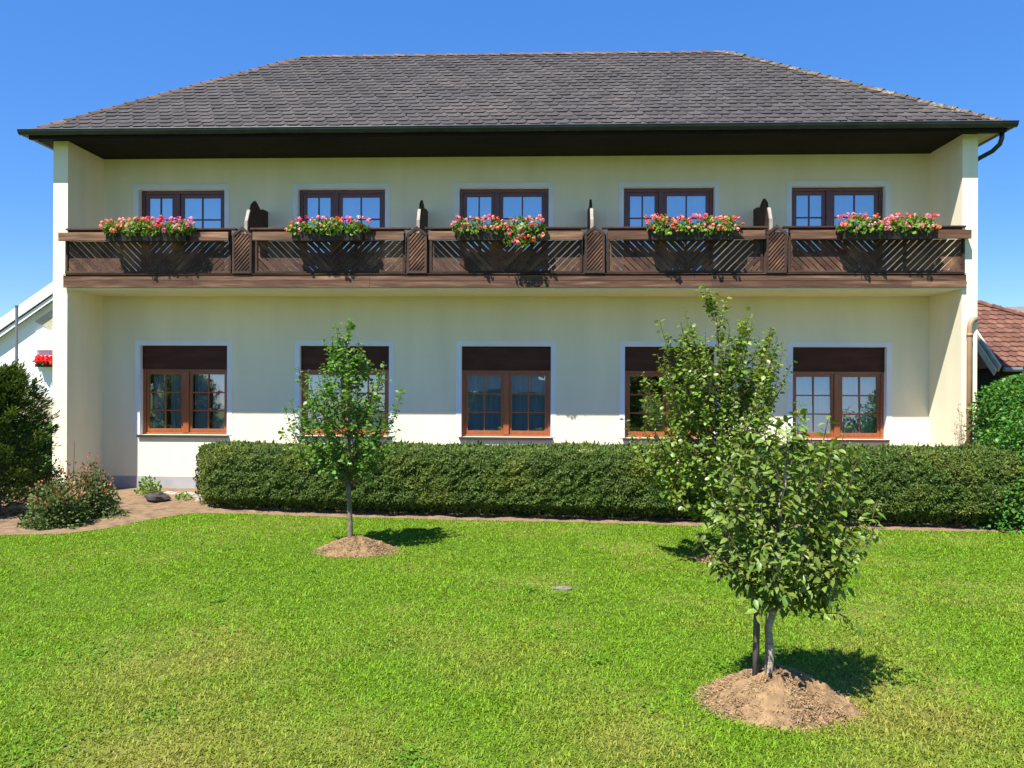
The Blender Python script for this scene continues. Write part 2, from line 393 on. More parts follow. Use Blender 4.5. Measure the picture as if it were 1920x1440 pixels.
def grass():
    dens = [(4.2, 6, 5200), (6, 8, 3800), (8, 10.5, 2600), (10.5, 14.4, 2000)]
    P = []
    for y0, y1, d in dens:
        x0, x1 = -.72*y1-2.0, .66*y1+2.4
        n = int((x1-x0)*(y1-y0)*d)
        p = np.c_[rng.uniform(x0, x1, n), rng.uniform(y0, y1, n)]
        keep = p[:, 1] < bed_edge(p[:, 0]) + rng.normal(0, .035, n)
        for mx, my, a, b, h in MOUNDS:
            q = ((p[:, 0]-mx)/a)**2 + ((p[:, 1]-my)/b)**2
            keep &= q > .78 + .45*rng.random(n)**2 - .5*(rng.random(n) < .10)*rng.random(n)
        P.append(p[keep])
    p = np.concatenate(P); n = len(p)
    # clumps: low-frequency length variation
    s = .5+.5*np.sin(p[:, 0]*2.3+1.7*np.sin(p[:, 1]*1.9))*np.cos(p[:, 1]*2.7+np.sin(p[:, 0]*3.1))
    L = (.024 + .026*rng.random(n))*(.7+.5*s)
    tall = rng.random(n) < .012; L[tall] *= 1.8
    az = rng.uniform(0, 2*np.pi, n); lean = rng.uniform(.35, 1.35, n)
    D = np.c_[np.cos(az)*np.sin(lean), np.sin(az)*np.sin(lean), np.cos(lean)]
    H = np.c_[-np.sin(az), np.cos(az), np.zeros(n)]
    wd = rng.uniform(.0045, .0095, n)*(1+.055*np.clip(p[:, 1]-5, 0, 9))
    b = np.c_[p, np.full(n, .0)]
    mid = b + D*(L*.6)[:, None]
    tip = mid + np.c_[D[:, :2]*1.3, D[:, 2]*.35]*(L*.5)[:, None]
    V = np.stack([b-H*wd[:, None]/2, b+H*wd[:, None]/2, mid-H*wd[:, None]*.45, mid+H*wd[:, None]*.45, tip], 1).reshape(-1, 3)
    o5 = np.arange(n)*5
    q = np.stack([o5, o5+1, o5+3, o5+2], 1); t = np.stack([o5+2, o5+3, o5+4], 1)
    r = rng.random(n)
    o = np_mesh('grass', V, [q, t], np.r_[r, r], M['grass'])
    tag(o, 'short bright green lawn grass with dry yellowish patches', 'grass', kind='stuff')
grass()
def clover():
    c = np.c_[rng.uniform(-5, 6, 70), rng.uniform(4.4, 12, 70)]; k = 60
    p = np.repeat(c, k, 0)+rng.normal(0, 1, (70*k, 2))*np.repeat(rng.uniform(.05, .22, 70), k)[:, None]
    n = len(p); ok = p[:, 1] < bed_edge(p[:, 0])-.1
    for mx, my, a, b, h in MOUNDS: ok &= ((p[:, 0]-mx)/a)**2+((p[:, 1]-my)/b)**2 > 1.1
    p = p[ok]; n = len(p)
    tag(leaves('clover', ROUND, np.c_[p, rng.uniform(.012, .045, n)], rdir(n)*np.array([1, 1, .25]), rdir(n)*.35+np.array([0, 0, 1]), rng.uniform(.014, .028, n), M['clover']),
        'patches of darker green clover among the lawn grass', 'clover', kind='stuff')
clover()

# ------------------------------------------------------------------ guesthouse
house = empty('guesthouse', (-.75, 19.6, 0), 'cream two-storey guesthouse with long dark wooden balcony and grey hipped roof', 'house')

def wall_with_holes(mb, x0, x1, z0, z1, ya, yb, holes):
    xs = sorted({x0, x1, *[h[0] for h in holes], *[h[1] for h in holes]})
    zs = sorted({z0, z1, *[h[2] for h in holes], *[h[3] for h in holes]})
    inside = lambda x, z: any(h[0] < x < h[1] and h[2] < z < h[3] for h in holes)
    for i in range(len(xs)-1):
        for j in range(len(zs)-1):
            a, b, c, d = xs[i], xs[i+1], zs[j], zs[j+1]
            if inside((a+b)/2, (c+d)/2): continue
            mb.add([(a,ya,c),(b,ya,c),(b,ya,d),(a,ya,d)], [(0,1,2,3)])
            mb.add([(a,yb,c),(b,yb,c),(b,yb,d),(a,yb,d)], [(3,2,1,0)])
    for a, b, c, d in holes:
        mb.add([(a,ya,c),(a,yb,c),(a,yb,d),(a,ya,d)], [(0,1,2,3)])
        mb.add([(b,ya,c),(b,yb,c),(b,yb,d),(b,ya,d)], [(3,2,1,0)])
        mb.add([(a,ya,d),(b,ya,d),(b,yb,d),(a,yb,d)], [(3,2,1,0)])
        mb.add([(a,ya,c),(b,ya,c),(b,yb,c),(a,yb,c)], [(0,1,2,3)])

mb = MB()
holes = [(a, b, LZ0, LZ1) for a, b in LO] + [(a, b, UZ0, UZ1) for a, b in UP]
wall_with_holes(mb, XL, XR, .32, ZS-.002, W, W+.35, holes)
mb.build('front_wall', M['stucco'], house)
mb = MB().box(OL, XL, PF, BACK, -.1, ZS-.003); mb.build('side_wall', M['stucco'], house)
mb = MB().box(XR, OR, PF, BACK, -.1, ZS-.003); mb.build('side_wall', M['stucco'], house)
MB().box(XL, XR, BACK-.3, BACK, -.1, ZS-.004).build('rear_wall', M['stucco'], house)
MB().box(XL+.001, XR-.001, W-.014, W+.35, -.2, .319).build('plinth', M['plinth'], house)
mb = MB().box(XL+.001, XR-.001, W+.351, BACK-.301, ZB, ZF-.01).box(XL+.001, XR-.001, W+.351, BACK-.301, .0, .25)
mb.box(XL+.001, XR-.001, W+.351, BACK-.301, 7.30, 7.40)
for xx in (-6.2, -2.6, 1.0, 4.6): mb.box(xx-.08, xx+.08, W+.352, 20.5, .251, ZB-.001).box(xx-.08, xx+.08, W+.352, 20.5, ZF, 7.299)
mb.box(XL+.002, XR-.002, 20.501, 20.6, .251, ZB-.001).box(XL+.002, XR-.002, 20.501, 20.6, ZF, 7.299)
mb.build('inner_wall', M['interior'], house)

# roof -----------------------------------------------------------
def roof_planes():
    mb = MB()
    c = [(EX0, EY0, EZ), (EX1, EY0, EZ), (EX1, EY1, EZ), (EX0, EY1, EZ)]; r0 = (RX0, RY, RZ); r1 = (RX1, RY, RZ)
    dz = -.02
    base = [(x, y, z+dz) for x, y, z in c+[r0, r1]]
    mb.add(base, [(0, 1, 5, 4), (1, 2, 5), (2, 3, 4, 5), (3, 0, 4)])
    def tiles(e0, e1, t0, t1, per, exp):
        e0, e1, t0, t1 = map(Vector, (e0, e1, t0, t1))
        u = (e1-e0).normalized(); n = u.cross(t0-e0).normalized()
        s = n.cross(u).normalized()
        H = (t0-e0).dot(s)
        rows = int(H/exp)
        for k in range(rows+1):
            h = k*exp
            top = min(h+exp*1.55, H)
            f0, f1 = h/H, top/H
            lo = (e0+(t0-e0)*f0); hi = (e1+(t1-e1)*f0)
            xa = (lo-e0).dot(u)+.02; xb = (hi-e0).dot(u)-.02
            off = (k % 2)*per/2 + .045*k
            i0 = int((xa-off)/per)-1; i1 = int((xb-off)/per)+1
            for i in range(i0, i1+1):
                x = off+i*per + random.uniform(-.012, .012)
                cx0, cx1 = x-per*.5, x+per*.5
                b0, b1 = x-per*.34, x+per*.34
                if cx1 < xa or cx0 > xb: continue
                cl = lambda q, hh: min(max(q, (e0+(t0-e0)*(hh/H)-e0).dot(u)), (e1+(t1-e1)*(hh/H)-e0).dot(u))
                jit = random.uniform(-.012, .012); th = .024+random.uniform(-.006, .006)
                hb = min(h+jit, H-.03); hm = min(h+exp*.5+jit, top)
                pts = [(cl(b0, hb), hb, th), (cl(b1, hb), hb, th), (cl(cx1, hm), hm, th*.3), (cl(cx1, top), top, .0), (cl(cx0, top), top, .0), (cl(cx0, hm), hm, th*.3)]
                vs = [e0+u*a+s*b+n*(c_+.004) for a, b, c_ in pts] + [e0+u*a+s*b-n*.004 for a, b, c_ in pts[:3]+[pts[5]]]
                mb.add(vs, [(0, 1, 2, 3, 4, 5), (6, 7, 1, 0), (7, 8, 2, 1), (9, 6, 0, 5)])
    tiles(c[0], c[1], r0, r1, .29, .228)
    tiles(c[1], c[2], r1, r1, .29, .228)
    tiles(c[3], c[0], r0, r0, .29, .228)
    tiles(c[2], c[3], r1, r0, .58, .456)
    rf = mb.build('roof', M['roof'], house)
    def caps(a, b, m, name, wd, lift, jag):
        a = Vector(a); b = Vector(b); d = (b-a); n = int(d.length/.27); d.normalize()
        side = d.cross(Vector((0, 0, 1))).normalized(); up = side.cross(d).normalized()
        k = MB()
        for i in range(n):
            p = a+d*(i*.27); q = p+d*.36
            j = random.uniform(-jag, jag); hgt = lift+random.uniform(0, jag)
            w0 = wd*(1+j*3)
            vs = []
            for c0, l0 in ((p, hgt+.02), (q, hgt-.012)):
                for sgn, zz in ((-1, -.045), (-.55, .018), (0, .034), (.55, .018), (1, -.045)):
                    vs.append(c0+side*(sgn*w0)+up*(zz+l0))
            f = [(t, t+1, t+6, t+5) for t in range(4)] + [(0, 1, 2, 3, 4), (9, 8, 7, 6, 5)]
            k.add(vs, f)
        k.build(name, m, rf)
    caps((EX0, EY0, EZ), (RX0, RY, RZ), M['ridge'], 'hip_cap', .10, .0, .006)
    caps((EX1, EY0, EZ), (RX1, RY, RZ), M['lichen'], 'hip_cap', .11, .006, .016)
    caps((EX1, EY1, EZ), (RX1, RY, RZ), M['ridge'], 'hip_cap', .10, .0, .006)
    caps((EX0, EY1, EZ), (RX0, RY, RZ), M['ridge'], 'hip_cap', .10, .0, .006)
    caps((RX0, RY, RZ), (RX1+.1, RY, RZ), M['ridge'], 'ridge_cap', .10, .0, .01)
roof_planes()
# soffits
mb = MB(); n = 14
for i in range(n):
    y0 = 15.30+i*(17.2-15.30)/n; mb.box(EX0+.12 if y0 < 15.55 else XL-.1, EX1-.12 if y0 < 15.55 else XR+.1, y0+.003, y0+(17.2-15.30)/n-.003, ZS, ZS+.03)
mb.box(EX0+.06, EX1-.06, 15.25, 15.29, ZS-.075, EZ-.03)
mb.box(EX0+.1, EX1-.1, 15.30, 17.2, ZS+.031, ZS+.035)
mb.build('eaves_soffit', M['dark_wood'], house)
MB().box(EX1-.40, EX1-.03, 15.61, EY1-.1, ZS+.002, ZS+.028).build('flank_soffit', M['beige_board'], house)
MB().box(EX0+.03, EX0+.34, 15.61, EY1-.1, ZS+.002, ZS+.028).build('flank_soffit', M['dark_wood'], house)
# gutters: half round troughs
def gutter(a, b, nrm):
    a = Vector(a); b = Vector(b); nrm = Vector(nrm); up = Vector((0, 0, 1)); k = 9; vs = []; r = .082
    for p in (a, b):
        for rr in (r, r-.006):
            for i in range(k):
                t = math.pi*i/(k-1)
                vs.append(p + nrm*(-math.cos(t)*rr) - up*(math.sin(t)*rr*1.15))
    f = []
    for o in (0, k):
        for i in range(k-1):
            q = (o+i, o+i+1, 2*k+o+i+1, 2*k+o+i); f.append(q if o else q[::-1])
    f += [(0, k, 3*k, 2*k), (k-1, 2*k+k-1, 3*k+k-1, k+k-1)]
    mb.add(vs, f)
    for e in (a, b):
        mb.add([e + nrm*(-math.cos(math.pi*i/(k-1))*r) - up*(math.sin(math.pi*i/(k-1))*r*1.15) for i in range(k)], [tuple(range(k))])
mb = MB()
gz = EZ+.015
gutter((EX0-.09, EY0-.045, gz), (EX1+.09, EY0-.045, gz), (0, -1, 0))
gutter((EX1+.045, EY0+.025, gz), (EX1+.045, EY1, gz), (1, 0, 0))
gutter((EX0-.045, EY0+.025, gz), (EX0-.045, EY1, gz), (-1, 0, 0))
mb.tube([(EX0-.09, EY0-.128, gz+.004), (EX1+.09, EY0-.128, gz+.004)], .010, 6)
for i in range(24):
    x = EX0+.4+i*.82; mb.box(x-.012, x+.012, EY0-.125, EY0+.03, gz-.002, gz+.006)
gt = mb.build('gutter', M['gutter'], house, smooth=False)
mb = MB(); mb.tube([(9.02, 15.42, 7.46), (9.02, 15.43, 7.28), (9.00, 15.46, 7.18), (8.93, 15.58, 7.08), (8.81, 15.85, 7.01), (8.735, 16.05, 6.94), (8.725, 16.10, 6.80), (8.725, 16.10, 3.95), (8.72, 16.04, 3.86), (8.70, 15.80, 3.79), (8.60, 15.57, 3.74)], .045, 10)
mb.build('downpipe', M['gutter'], house, smooth=True)
mb = MB(); mb.tube([(8.62, 15.57, 3.745), (8.54, 15.54, 3.73), (8.49, 15.535, 3.66), (8.475, 15.535, 3.55), (8.475, 15.535, 0.0)], .052, 10)
mb.tube([(8.475, 15.535, 3.40), (8.475, 15.535, 3.46)], .058, 10).tube([(8.475, 15.535, 1.95), (8.475, 15.535, 1.99)], .060, 10)
mb.build('downpipe', M['copper'], house, smooth=True)
mb = MB(); mb.tube([(-10.47, 16.5, 7.48), (-10.46, 16.5, 7.30), (-10.42, 16.48, 7.12), (-10.33, 16.42, 6.98), (-10.25, 16.36, 6.93), (-10.212, 16.34, 6.84), (-10.21, 16.34, 6.7), (-10.21, 16.34, 0)], .048, 10)
mb.build('downpipe', M['gutter'], house, smooth=True)

# balcony ----------------------------------------------------------
MB().box(XL+.001, XR-.001, 15.565, W-.001, ZB, ZF).build('balcony_slab', M['soffit_plaster'], house)
mb = MB(); x = -9.889
while x < 8.40:
    x2 = min(x+random.uniform(2.6, 4.4), 8.402)
    if 8.402-x2 < .8: x2 = 8.402
    mb.box(x+.002, x2, 15.525, 15.562, ZF-.245, ZF-.112).box(x+.002, x2, 15.522, 15.562, ZF-.108, ZF+.005); x = x2
mb.box(-9.889, 8.402, 15.50, 15.563, ZF+.022, ZF+.03)
mb.build('balcony_fascia', M['wood'], house, bevel=.004)
MB().box(-9.86, 8.385, 15.566, 15.600, ZF+.001, ZF+.09).build('base_board', M['dark_wood'], house)
PX = [-6.125, -2.527, 1.068, 4.680]           # lattice posts
SEG = list(zip([-9.86]+[p+.25 for p in PX], [p-.25 for p in PX]+[8.385]))
def clip_slat(mb, x0, x1, z0, z1, cx, dirn, c, wd, y0, y1):
    """a slanted board clipped to the rectangle x0..x1, z0..z1"""
    h = z1-z0; poly = [(c, z0), (c+wd, z0), (c+wd+dirn*h, z1), (c+dirn*h, z1)]
    def cut(poly, f, edge):
        out = []
        for i in range(len(poly)):
            a, b = poly[i], poly[(i+1) % len(poly)]
            ia, ib = f*(a[0]-edge) >= 0, f*(b[0]-edge) >= 0
            if ia: out.append(a)
            if ia != ib:
                t = (edge-a[0])/(b[0]-a[0]); out.append((edge, a[1]+t*(b[1]-a[1])))
        return out
    poly = cut(poly, 1, x0)
    if len(poly) > 2: poly = cut(poly, -1, x1)
    if len(poly) > 2:
        ar = sum(poly[i][0]*poly[(i+1) % len(poly)][1]-poly[(i+1) % len(poly)][0]*poly[i][1] for i in range(len(poly)))
        if abs(ar) > 2e-4:
            mb.prism([(px, 0, pz) for px, pz in poly], (0, y1, 0), (0, y0, 0))
for si, (a, b) in enumerate(SEG):
    rp = None
    mb = MB(); z0, z1 = 4.715, 5.33; mid = (a+b)/2
    pitch, wd = .148, .128
    c = a-1.0
    while c < b+1.0:
        clip_slat(mb, a+.03, mid, z0, z1, mid, -1, c, wd+random.uniform(-.012, .004), 15.572, 15.590)
        clip_slat(mb, mid, b-.03, z0, z1, mid, 1, c, wd+random.uniform(-.012, .004), 15.572, 15.590)
        c += pitch
    rp = mb.build('railing_panel', M['slat'], house)
    mb = MB()
    lo = -9.917 if si == 0 else a; hi = 8.434 if si == 4 else b
    mb.box(lo, hi, 15.400, 15.432, 5.315, 5.490).box(lo, hi, 15.432, 15.60, 5.455, 5.488)
    mb.build('top_beam', M['wood'], rp, bevel=.004)
    mb = MB().box(lo+.07 if si == 0 else a-.1, hi-.03 if si == 4 else b+.1, 15.53, 15.66, 5.565, 5.60)
    mb.box(a+.02, b-.02, 15.60, 15.625, 5.488, 5.562)
    mb.build('handrail', M['old_wood'], rp, bevel=.004)
    mb = MB().box(a, b, 15.535, 15.60, 4.668, 4.712)
    mb.box(a-.0, a+.05, 15.545, 15.61, 4.712, 5.45).box(b-.05, b, 15.545, 15.61, 4.712, 5.45)
    for q in (.33, .67): mb.box(a+(b-a)*q-.03, a+(b-a)*q+.03, 15.592, 15.64, 4.63, 5.45)
    mb.build('bottom_rail', M['old_wood'], rp, bevel=.004)
for px in PX:
    mb = MB(); y0, y1 = 15.488, 15.514; hw = .20; z0, zs, za = 4.66, 5.475, 5.615
    mb.box(px-hw, px-hw+.045, y0, y1, z0, zs).box(px+hw-.045, px+hw, y0, y1, z0, zs).box(px-hw+.045, px+hw-.045, y0, y1, z0, z0+.05)
    for sg in (-1, 1):
        mb.prism([(px+sg*(hw+.02), 0, zs-.02), (px, 0, za), (px, 0, za-.06), (px+sg*(hw-.03), 0, zs-.06)], (0, y0-.006, 0), (0, y1, 0))
    pn = mb.build('lattice_post', M['old_wood'], house)
    mb = MB()
    for k in range(-6, 24):
        c = px-hw+k*.074-.3
        za0, za1 = z0+.05, zs-.01
        clip_slat(mb, px-hw+.045, px+hw-.045, za0, za1, px, .85, c, .038, y0+.004, y0+.016)
    for k in range(4):
        mb.bar((px-.12+.02*k, y0+.010, zs+.0+.0*k), (px-.12+.02*k+.1, y0+.010, zs+.085-.01*k), .02, .012)
    mb.build('lattice', M['slat'], pn)
    MB().box(px-hw+.046, px+hw-.046, y1-.012, y1-.004, z0+.05, zs).build('backing_board', M['dark_wood'], pn)
    mb = MB()
    for sg in (-1, 1):
        mb.prism([(px+sg*hw, 15.515, z0), (px+sg*hw, 15.515, zs), (px+sg*(hw+.040), 15.60, zs-.06), (px+sg*(hw+.048), 15.60, z0+.0)],
                 (0, 0, 0), (-sg*.022, 0, 0))
    mb.build('side_board', M['old_wood'], pn)
for px in (-6.105, -2.53, 1.02, 4.615):
    pr = [(15.70, ZF), (15.70, 5.78), (15.80, 5.98), (15.86, 6.00), (15.94, 6.17), (16.12, 6.29), (16.22, 6.27), (16.42, 6.17), (16.60, 6.22), (16.88, 6.23), (16.88, ZF)]
    mb = MB(); mb.prism([(px, y, z) for y, z in pr], (-.02, 0, 0), (.02, 0, 0))
    d = mb.build('balcony_divider', M['divider'], house)
    MB().bar((px, 15.665, ZF+.01), (px, 15.665, 5.76), .062, .05).bar((px, 15.67, 5.76), (px, 15.80, 6.02), .062, .04, up=(0, 0, 1)).build('divider_post', M['grey_wood'], d)

# windows ------------------------------------------------------------
def curtain(mb, x0, x1, z0, z1, y, amp, wave):
    n = max(int((x1-x0)/.018), 8); ph = random.uniform(0, 6); vs = []; f = []
    for i in range(n+1):
        x = x0+(x1-x0)*i/n
        yy = y + amp*math.sin(x*wave+ph+.8*math.sin(x*wave*.31)) + amp*.4*math.sin(x*wave*2.3+1)
        vs += [(x, yy, z0), (x, yy, z1)]
        if i: f.append((2*i-2, 2*i, 2*i+1, 2*i-1))
    mb.add(vs, f)
def sash(fr, gl, x0, x1, z0, z1, yf, st, rows, cols, mun, bot=None, tilt=0):
    """sash with stiles st; returns nothing; frame timber into fr, panes into gl"""
    bot = bot or st
    fr.box(x0, x0+st, yf, yf+.06, z0, z1).box(x1-st, x1, yf, yf+.06, z0, z1)
    fr.box(x0+st, x1-st, yf+.001, yf+.059, z1-st, z1).box(x0+st, x1-st, yf+.001, yf+.059, z0, z0+bot)
    gx0, gx1, gz0, gz1 = x0+st, x1-st, z0+bot, z1-st
    for k in range(1, cols):
        x = gx0+(gx1-gx0)*k/cols; fr.box(x-mun/2, x+mun/2, yf+.012, yf+.05, gz0, gz1)
    for z in rows(gz0, gz1): fr.box(gx0, gx1, yf+.014, yf+.048, z-mun/2, z+mun/2)
    k = math.tan(R(tilt))*(gz1-gz0)/2          # tilt added to the panes so they mirror more sky
    gl.add([(gx0, yf+.032-k, gz0), (gx1, yf+.032-k, gz0), (gx1, yf+.032+k, gz1), (gx0, yf+.032+k, gz1)], [(0, 1, 2, 3)])
def trim(win, x0, x1, z0, z1, bottom=True):
    b = .108; y0, y1 = W-.008, W+.13; mb = MB()
    mb.box(x0-b, x0-.0005, y0, W+.001, z0-.0, z1+b).box(x1+.0005, x1+b, y0, W+.001, z0-.0, z1+b).box(x0-.0005, x1+.0005, y0, W+.001, z1+.0005, z1+b)
    mb.box(x0, x0+.006, y0, y1, z0, z1).box(x1-.006, x1, y0, y1, z0, z1).box(x0+.006, x1-.006, y0, y1, z1-.006, z1)
    mb.build('painted_surround', M['band'], win)
TILT = [(0, .9), (1.2, .8), (.5, .6), (0, 0), (1.9, 1.6)]
for i, (a, b) in enumerate(LO):
    fr = MB(); gl = MB(); yf = W+.13; zt = LZ1-.535
    x0, x1 = a+.008, b-.008
    fr.box(x0, x0+.065, yf, yf+.09, LZ0, zt).box(x1-.065, x1, yf, yf+.09, LZ0, zt).box(x0+.065, x1-.065, yf+.001, yf+.089, zt-.055, zt).box(x0+.065, x1-.065, yf+.001, yf+.089, LZ0, LZ0+.05)
    xm = (x0+x1)/2
    fr.box(xm-.062, xm+.062, yf-.012, yf+.088, LZ0+.05, zt-.055)
    rows = lambda p, q: (p+(q-p)/3, p+2*(q-p)/3)
    sash(fr, gl, x0+.066, xm-.063, LZ0+.051, zt-.056, yf+.028, .06, rows, 2, .030, .08, TILT[i][0])
    sash(fr, gl, xm+.063, x1-.066, LZ0+.051, zt-.056, yf+.028, .06, rows, 2, .030, .08, TILT[i][1])
    win = fr.build('window', M['frame'], house, bevel=.004)
    gl.build('glass', M['glass_low'], win)
    mb = MB()
    mb.box(x0, x1, yf-.03, yf+.09, zt+.001, LZ1-.007)
    mb.build('shutter_box', M['shutter'], win)
    MB().box(a-.04, b+.04, W-.05, yf+.1, LZ0-.034, LZ0-.002).box(a-.04, b+.04, W-.056, W-.05, LZ0-.055, LZ0-.002).build('window_sill', M['sill'], win)
    trim(win, a, b, LZ0, LZ1)
    mb = MB()
    for (p, q) in ((x0+.10, xm-.10), (xm+.10, x1-.10)):
        if i in (0, 1): curtain(mb, p+.02, p+(q-p)*.42, LZ0+.1, zt-.05, yf+.20, .022, 62); curtain(mb, p+(q-p)*.55, q, LZ0+.1, zt-.05, yf+.21, .022, 62)
        elif i == 2: curtain(mb, p, q, LZ0+.1, zt-.05, yf+.20, .02, 55)
        elif i == 4: curtain(mb, p, q, LZ0+.1, zt-.05, yf+.24, .02, 50)
    if i != 3: mb.build('curtain', M['curtain_low'], win)
for i, (a, b) in enumerate(UP):
    fr = MB(); gl = MB(); yf = W+.13
    x0, x1 = a+.008, b-.008; z0, z1 = UZ0+.01, UZ1-.008
    s = (x1-x0)/1.97
    xm = x0+.83*s
    fr.box(x0, x0+.075, yf, yf+.09, z0, z1).box(x1-.075, x1, yf, yf+.09, z0, z1).box(x0+.075, x1-.075, yf+.001, yf+.089, z1-.075, z1).box(x0+.075, x1-.075, yf+.001, yf+.089, z0, z0+.06)
    fr.box(xm-.055, xm+.055, yf-.008, yf+.088, z0+.06, z1-.075)
    rows = lambda p, q: (q-.49, q-.98)
    sash(fr, gl, x0+.076, xm-.056, z0+.061, z1-.076, yf+.028, .078, rows, 2, .032, .14)
    sash(fr, gl, xm+.056, x1-.076, z0+.061, z1-.076, yf+.028, .078, rows, 2, .032, .14)
    win = fr.build('balcony_door', M['frame_dark'], house, bevel=.004)
    gl.build('glass', M['glass_up'], win)
    trim(win, a, b, UZ0, UZ1)
    mb = MB(); curtain(mb, x0+.1, x1-.1, z0+.1, z1-.1, yf+.19, .016, 70)
    mb.build('curtain', M['curtain'], win)

# ------------------------------------------------------------------ geranium boxes on the balcony beam
PINK, SALM, RED, MAG, WHT = (.88, .33, .42), (.88, .34, .25), (.80, .12, .08), (.82, .16, .46), (.9, .72, .74)
FB = [(-8.92, -7.02, 'brown trough of salmon and magenta geraniums at the left end of the balcony', [SALM, SALM, RED, MAG, PINK], [.40, .55, .66, .85, 1.0]),
      (-5.11, -3.43, 'sparser trough of pale pink and red geraniums, second from the left pier', [PINK, WHT, RED, MAG, SALM], [.3, .38, .75, .85, 1.0]),
      (-1.787, .10, 'trough with orange-red geraniums spilling down over the beam mid-balcony', [PINK, PINK, SALM, RED, SALM], [.25, .35, .55, .75, 1.0]),
      (2.05, 3.915, 'trough of red and coral geraniums above the tallest young tree', [RED, PINK, SALM, RED, PINK], [.2, .4, .65, .9, 1.0]),
      (5.77, 7.75, 'trough of rose-pink geraniums nearest the right pier', [PINK, RED, SALM, PINK, RED], [.35, .5, .7, .9, 1.0])]
for bi, (a, b, lab, cols, cum) in enumerate(FB):
    yc = 15.29; zt = 5.44
    t = empty('flower_box', ((a+b)/2, yc, 5.25), lab, 'flower box', 'geranium boxes along the balcony')
    mb = MB(); l0, l1 = a+.12, b-.15
    prof = [(yc-.075, 5.275), (yc-.10, zt), (yc-.085, zt), (yc-.062, 5.29), (yc+.062, 5.29), (yc+.085, zt), (yc+.10, zt), (yc+.075, 5.275)]
    mb.prism([(0, y, z) for y, z in prof], (l0, 0, 0), (l1, 0, 0))
    for e in (l0, l1): mb.box(e-.008, e+.008, yc-.085, yc+.085, 5.276, zt-.004)
    mb.box(l0+.01, l1-.01, yc-.08, yc+.08, zt-.05, zt-.03)
    mb.build('trough', M['box'], t)
    n = 900
    x = rng.uniform(a+.02, b-.02, n); th = rng.uniform(-.75, 3.0, n)
    lump = 1+.25*np.sin(x*6+bi*2)+.2*np.sin(x*15+bi)
    rr = (.06+.14*np.sqrt(rng.random(n)))*lump
    edge = np.clip(np.minimum(x-a, b-x)/.18, .45, 1); rr *= edge
    P = np.c_[x, yc-np.cos(th)*rr*.95, zt+.06+np.sin(th)*rr*.95]
    spill = (bi == 2)
    if spill:
        k = rng.random(n) < .16; P[k, 0] = -.40+rng.normal(0, .17, k.sum()); P[k, 1] = yc-.13-.04*rng.random(k.sum()); P[k, 2] = zt-.02-.28*rng.random(k.sum())
    P[:, 1] = np.minimum(P[:, 1], np.where(P[:, 2] < 5.50, 15.38, 15.47))
    out = unit(np.c_[rng.normal(0, .6, n), P[:, 1]-yc-.02, P[:, 2]-zt+.02])
    D = unit(np.cross(out, rdir(n)))
    leaves('foliage', ROUND, P, D, out+.5*rdir(n)+np.array([0, 0, .4]), rng.uniform(.045, .08, n), M['ger_leaf'], t)
    nb = [66, 40, 66, 68, 70][bi]
    bx = a+(b-a)*(np.arange(nb)+.5)/nb + rng.normal(0, .03, nb)
    up = rng.random(nb) < .62
    bz = np.where(up, zt+.21+.11*rng.random(nb), zt+.02+.14*rng.random(nb)); by = np.where(up, yc+rng.normal(0, .06, nb)-.02, yc-.15+rng.normal(0, .02, nb))
    if spill:
        k = np.arange(nb) % 3 == 0; k &= (bx > -.9); bx[k] = -.36+rng.normal(0, .17, k.sum()); by[k] = yc-.19; bz[k] = zt+.02-.26*rng.random(k.sum())
    fx = (bx-a)/(b-a)
    ci = np.array([min(int(np.searchsorted(cum, np.clip(f+rng.normal(0, .10 if bi == 0 else .9), 0, .999) if bi == 0 else rng.random())), 4) for f in fx])
    C = np.array(cols)[ci]
    pet = 16
    BP = np.repeat(np.c_[bx, by, bz], pet, 0); o = rdir(nb*pet)
    rad = np.repeat(rng.uniform(.026, .048, nb), pet)
    PP = BP+o*rad[:, None]
    T = np.cross(o, rdir(nb*pet))
    leaves('blossoms', ROUND, PP-unit(T)*.014, T, o, .034, M['petal'], t, tint=np.clip(np.repeat(C, pet, 0)*rng.uniform(.8, 1.1, (nb*pet, 1)), 0, .95))

# ------------------------------------------------------------------ plants
def blob_noise(p, f, seed):
    q = p*f+seed
    return (np.sin(q[:, 0]+1.3*np.sin(q[:, 1]*1.7+q[:, 2]))+np.sin(q[:, 1]*1.3+1.1*np.sin(q[:, 2]*1.9-q[:, 0]))+np.sin(q[:, 2]*1.6+np.sin(q[:, 0]*2.1)))/3

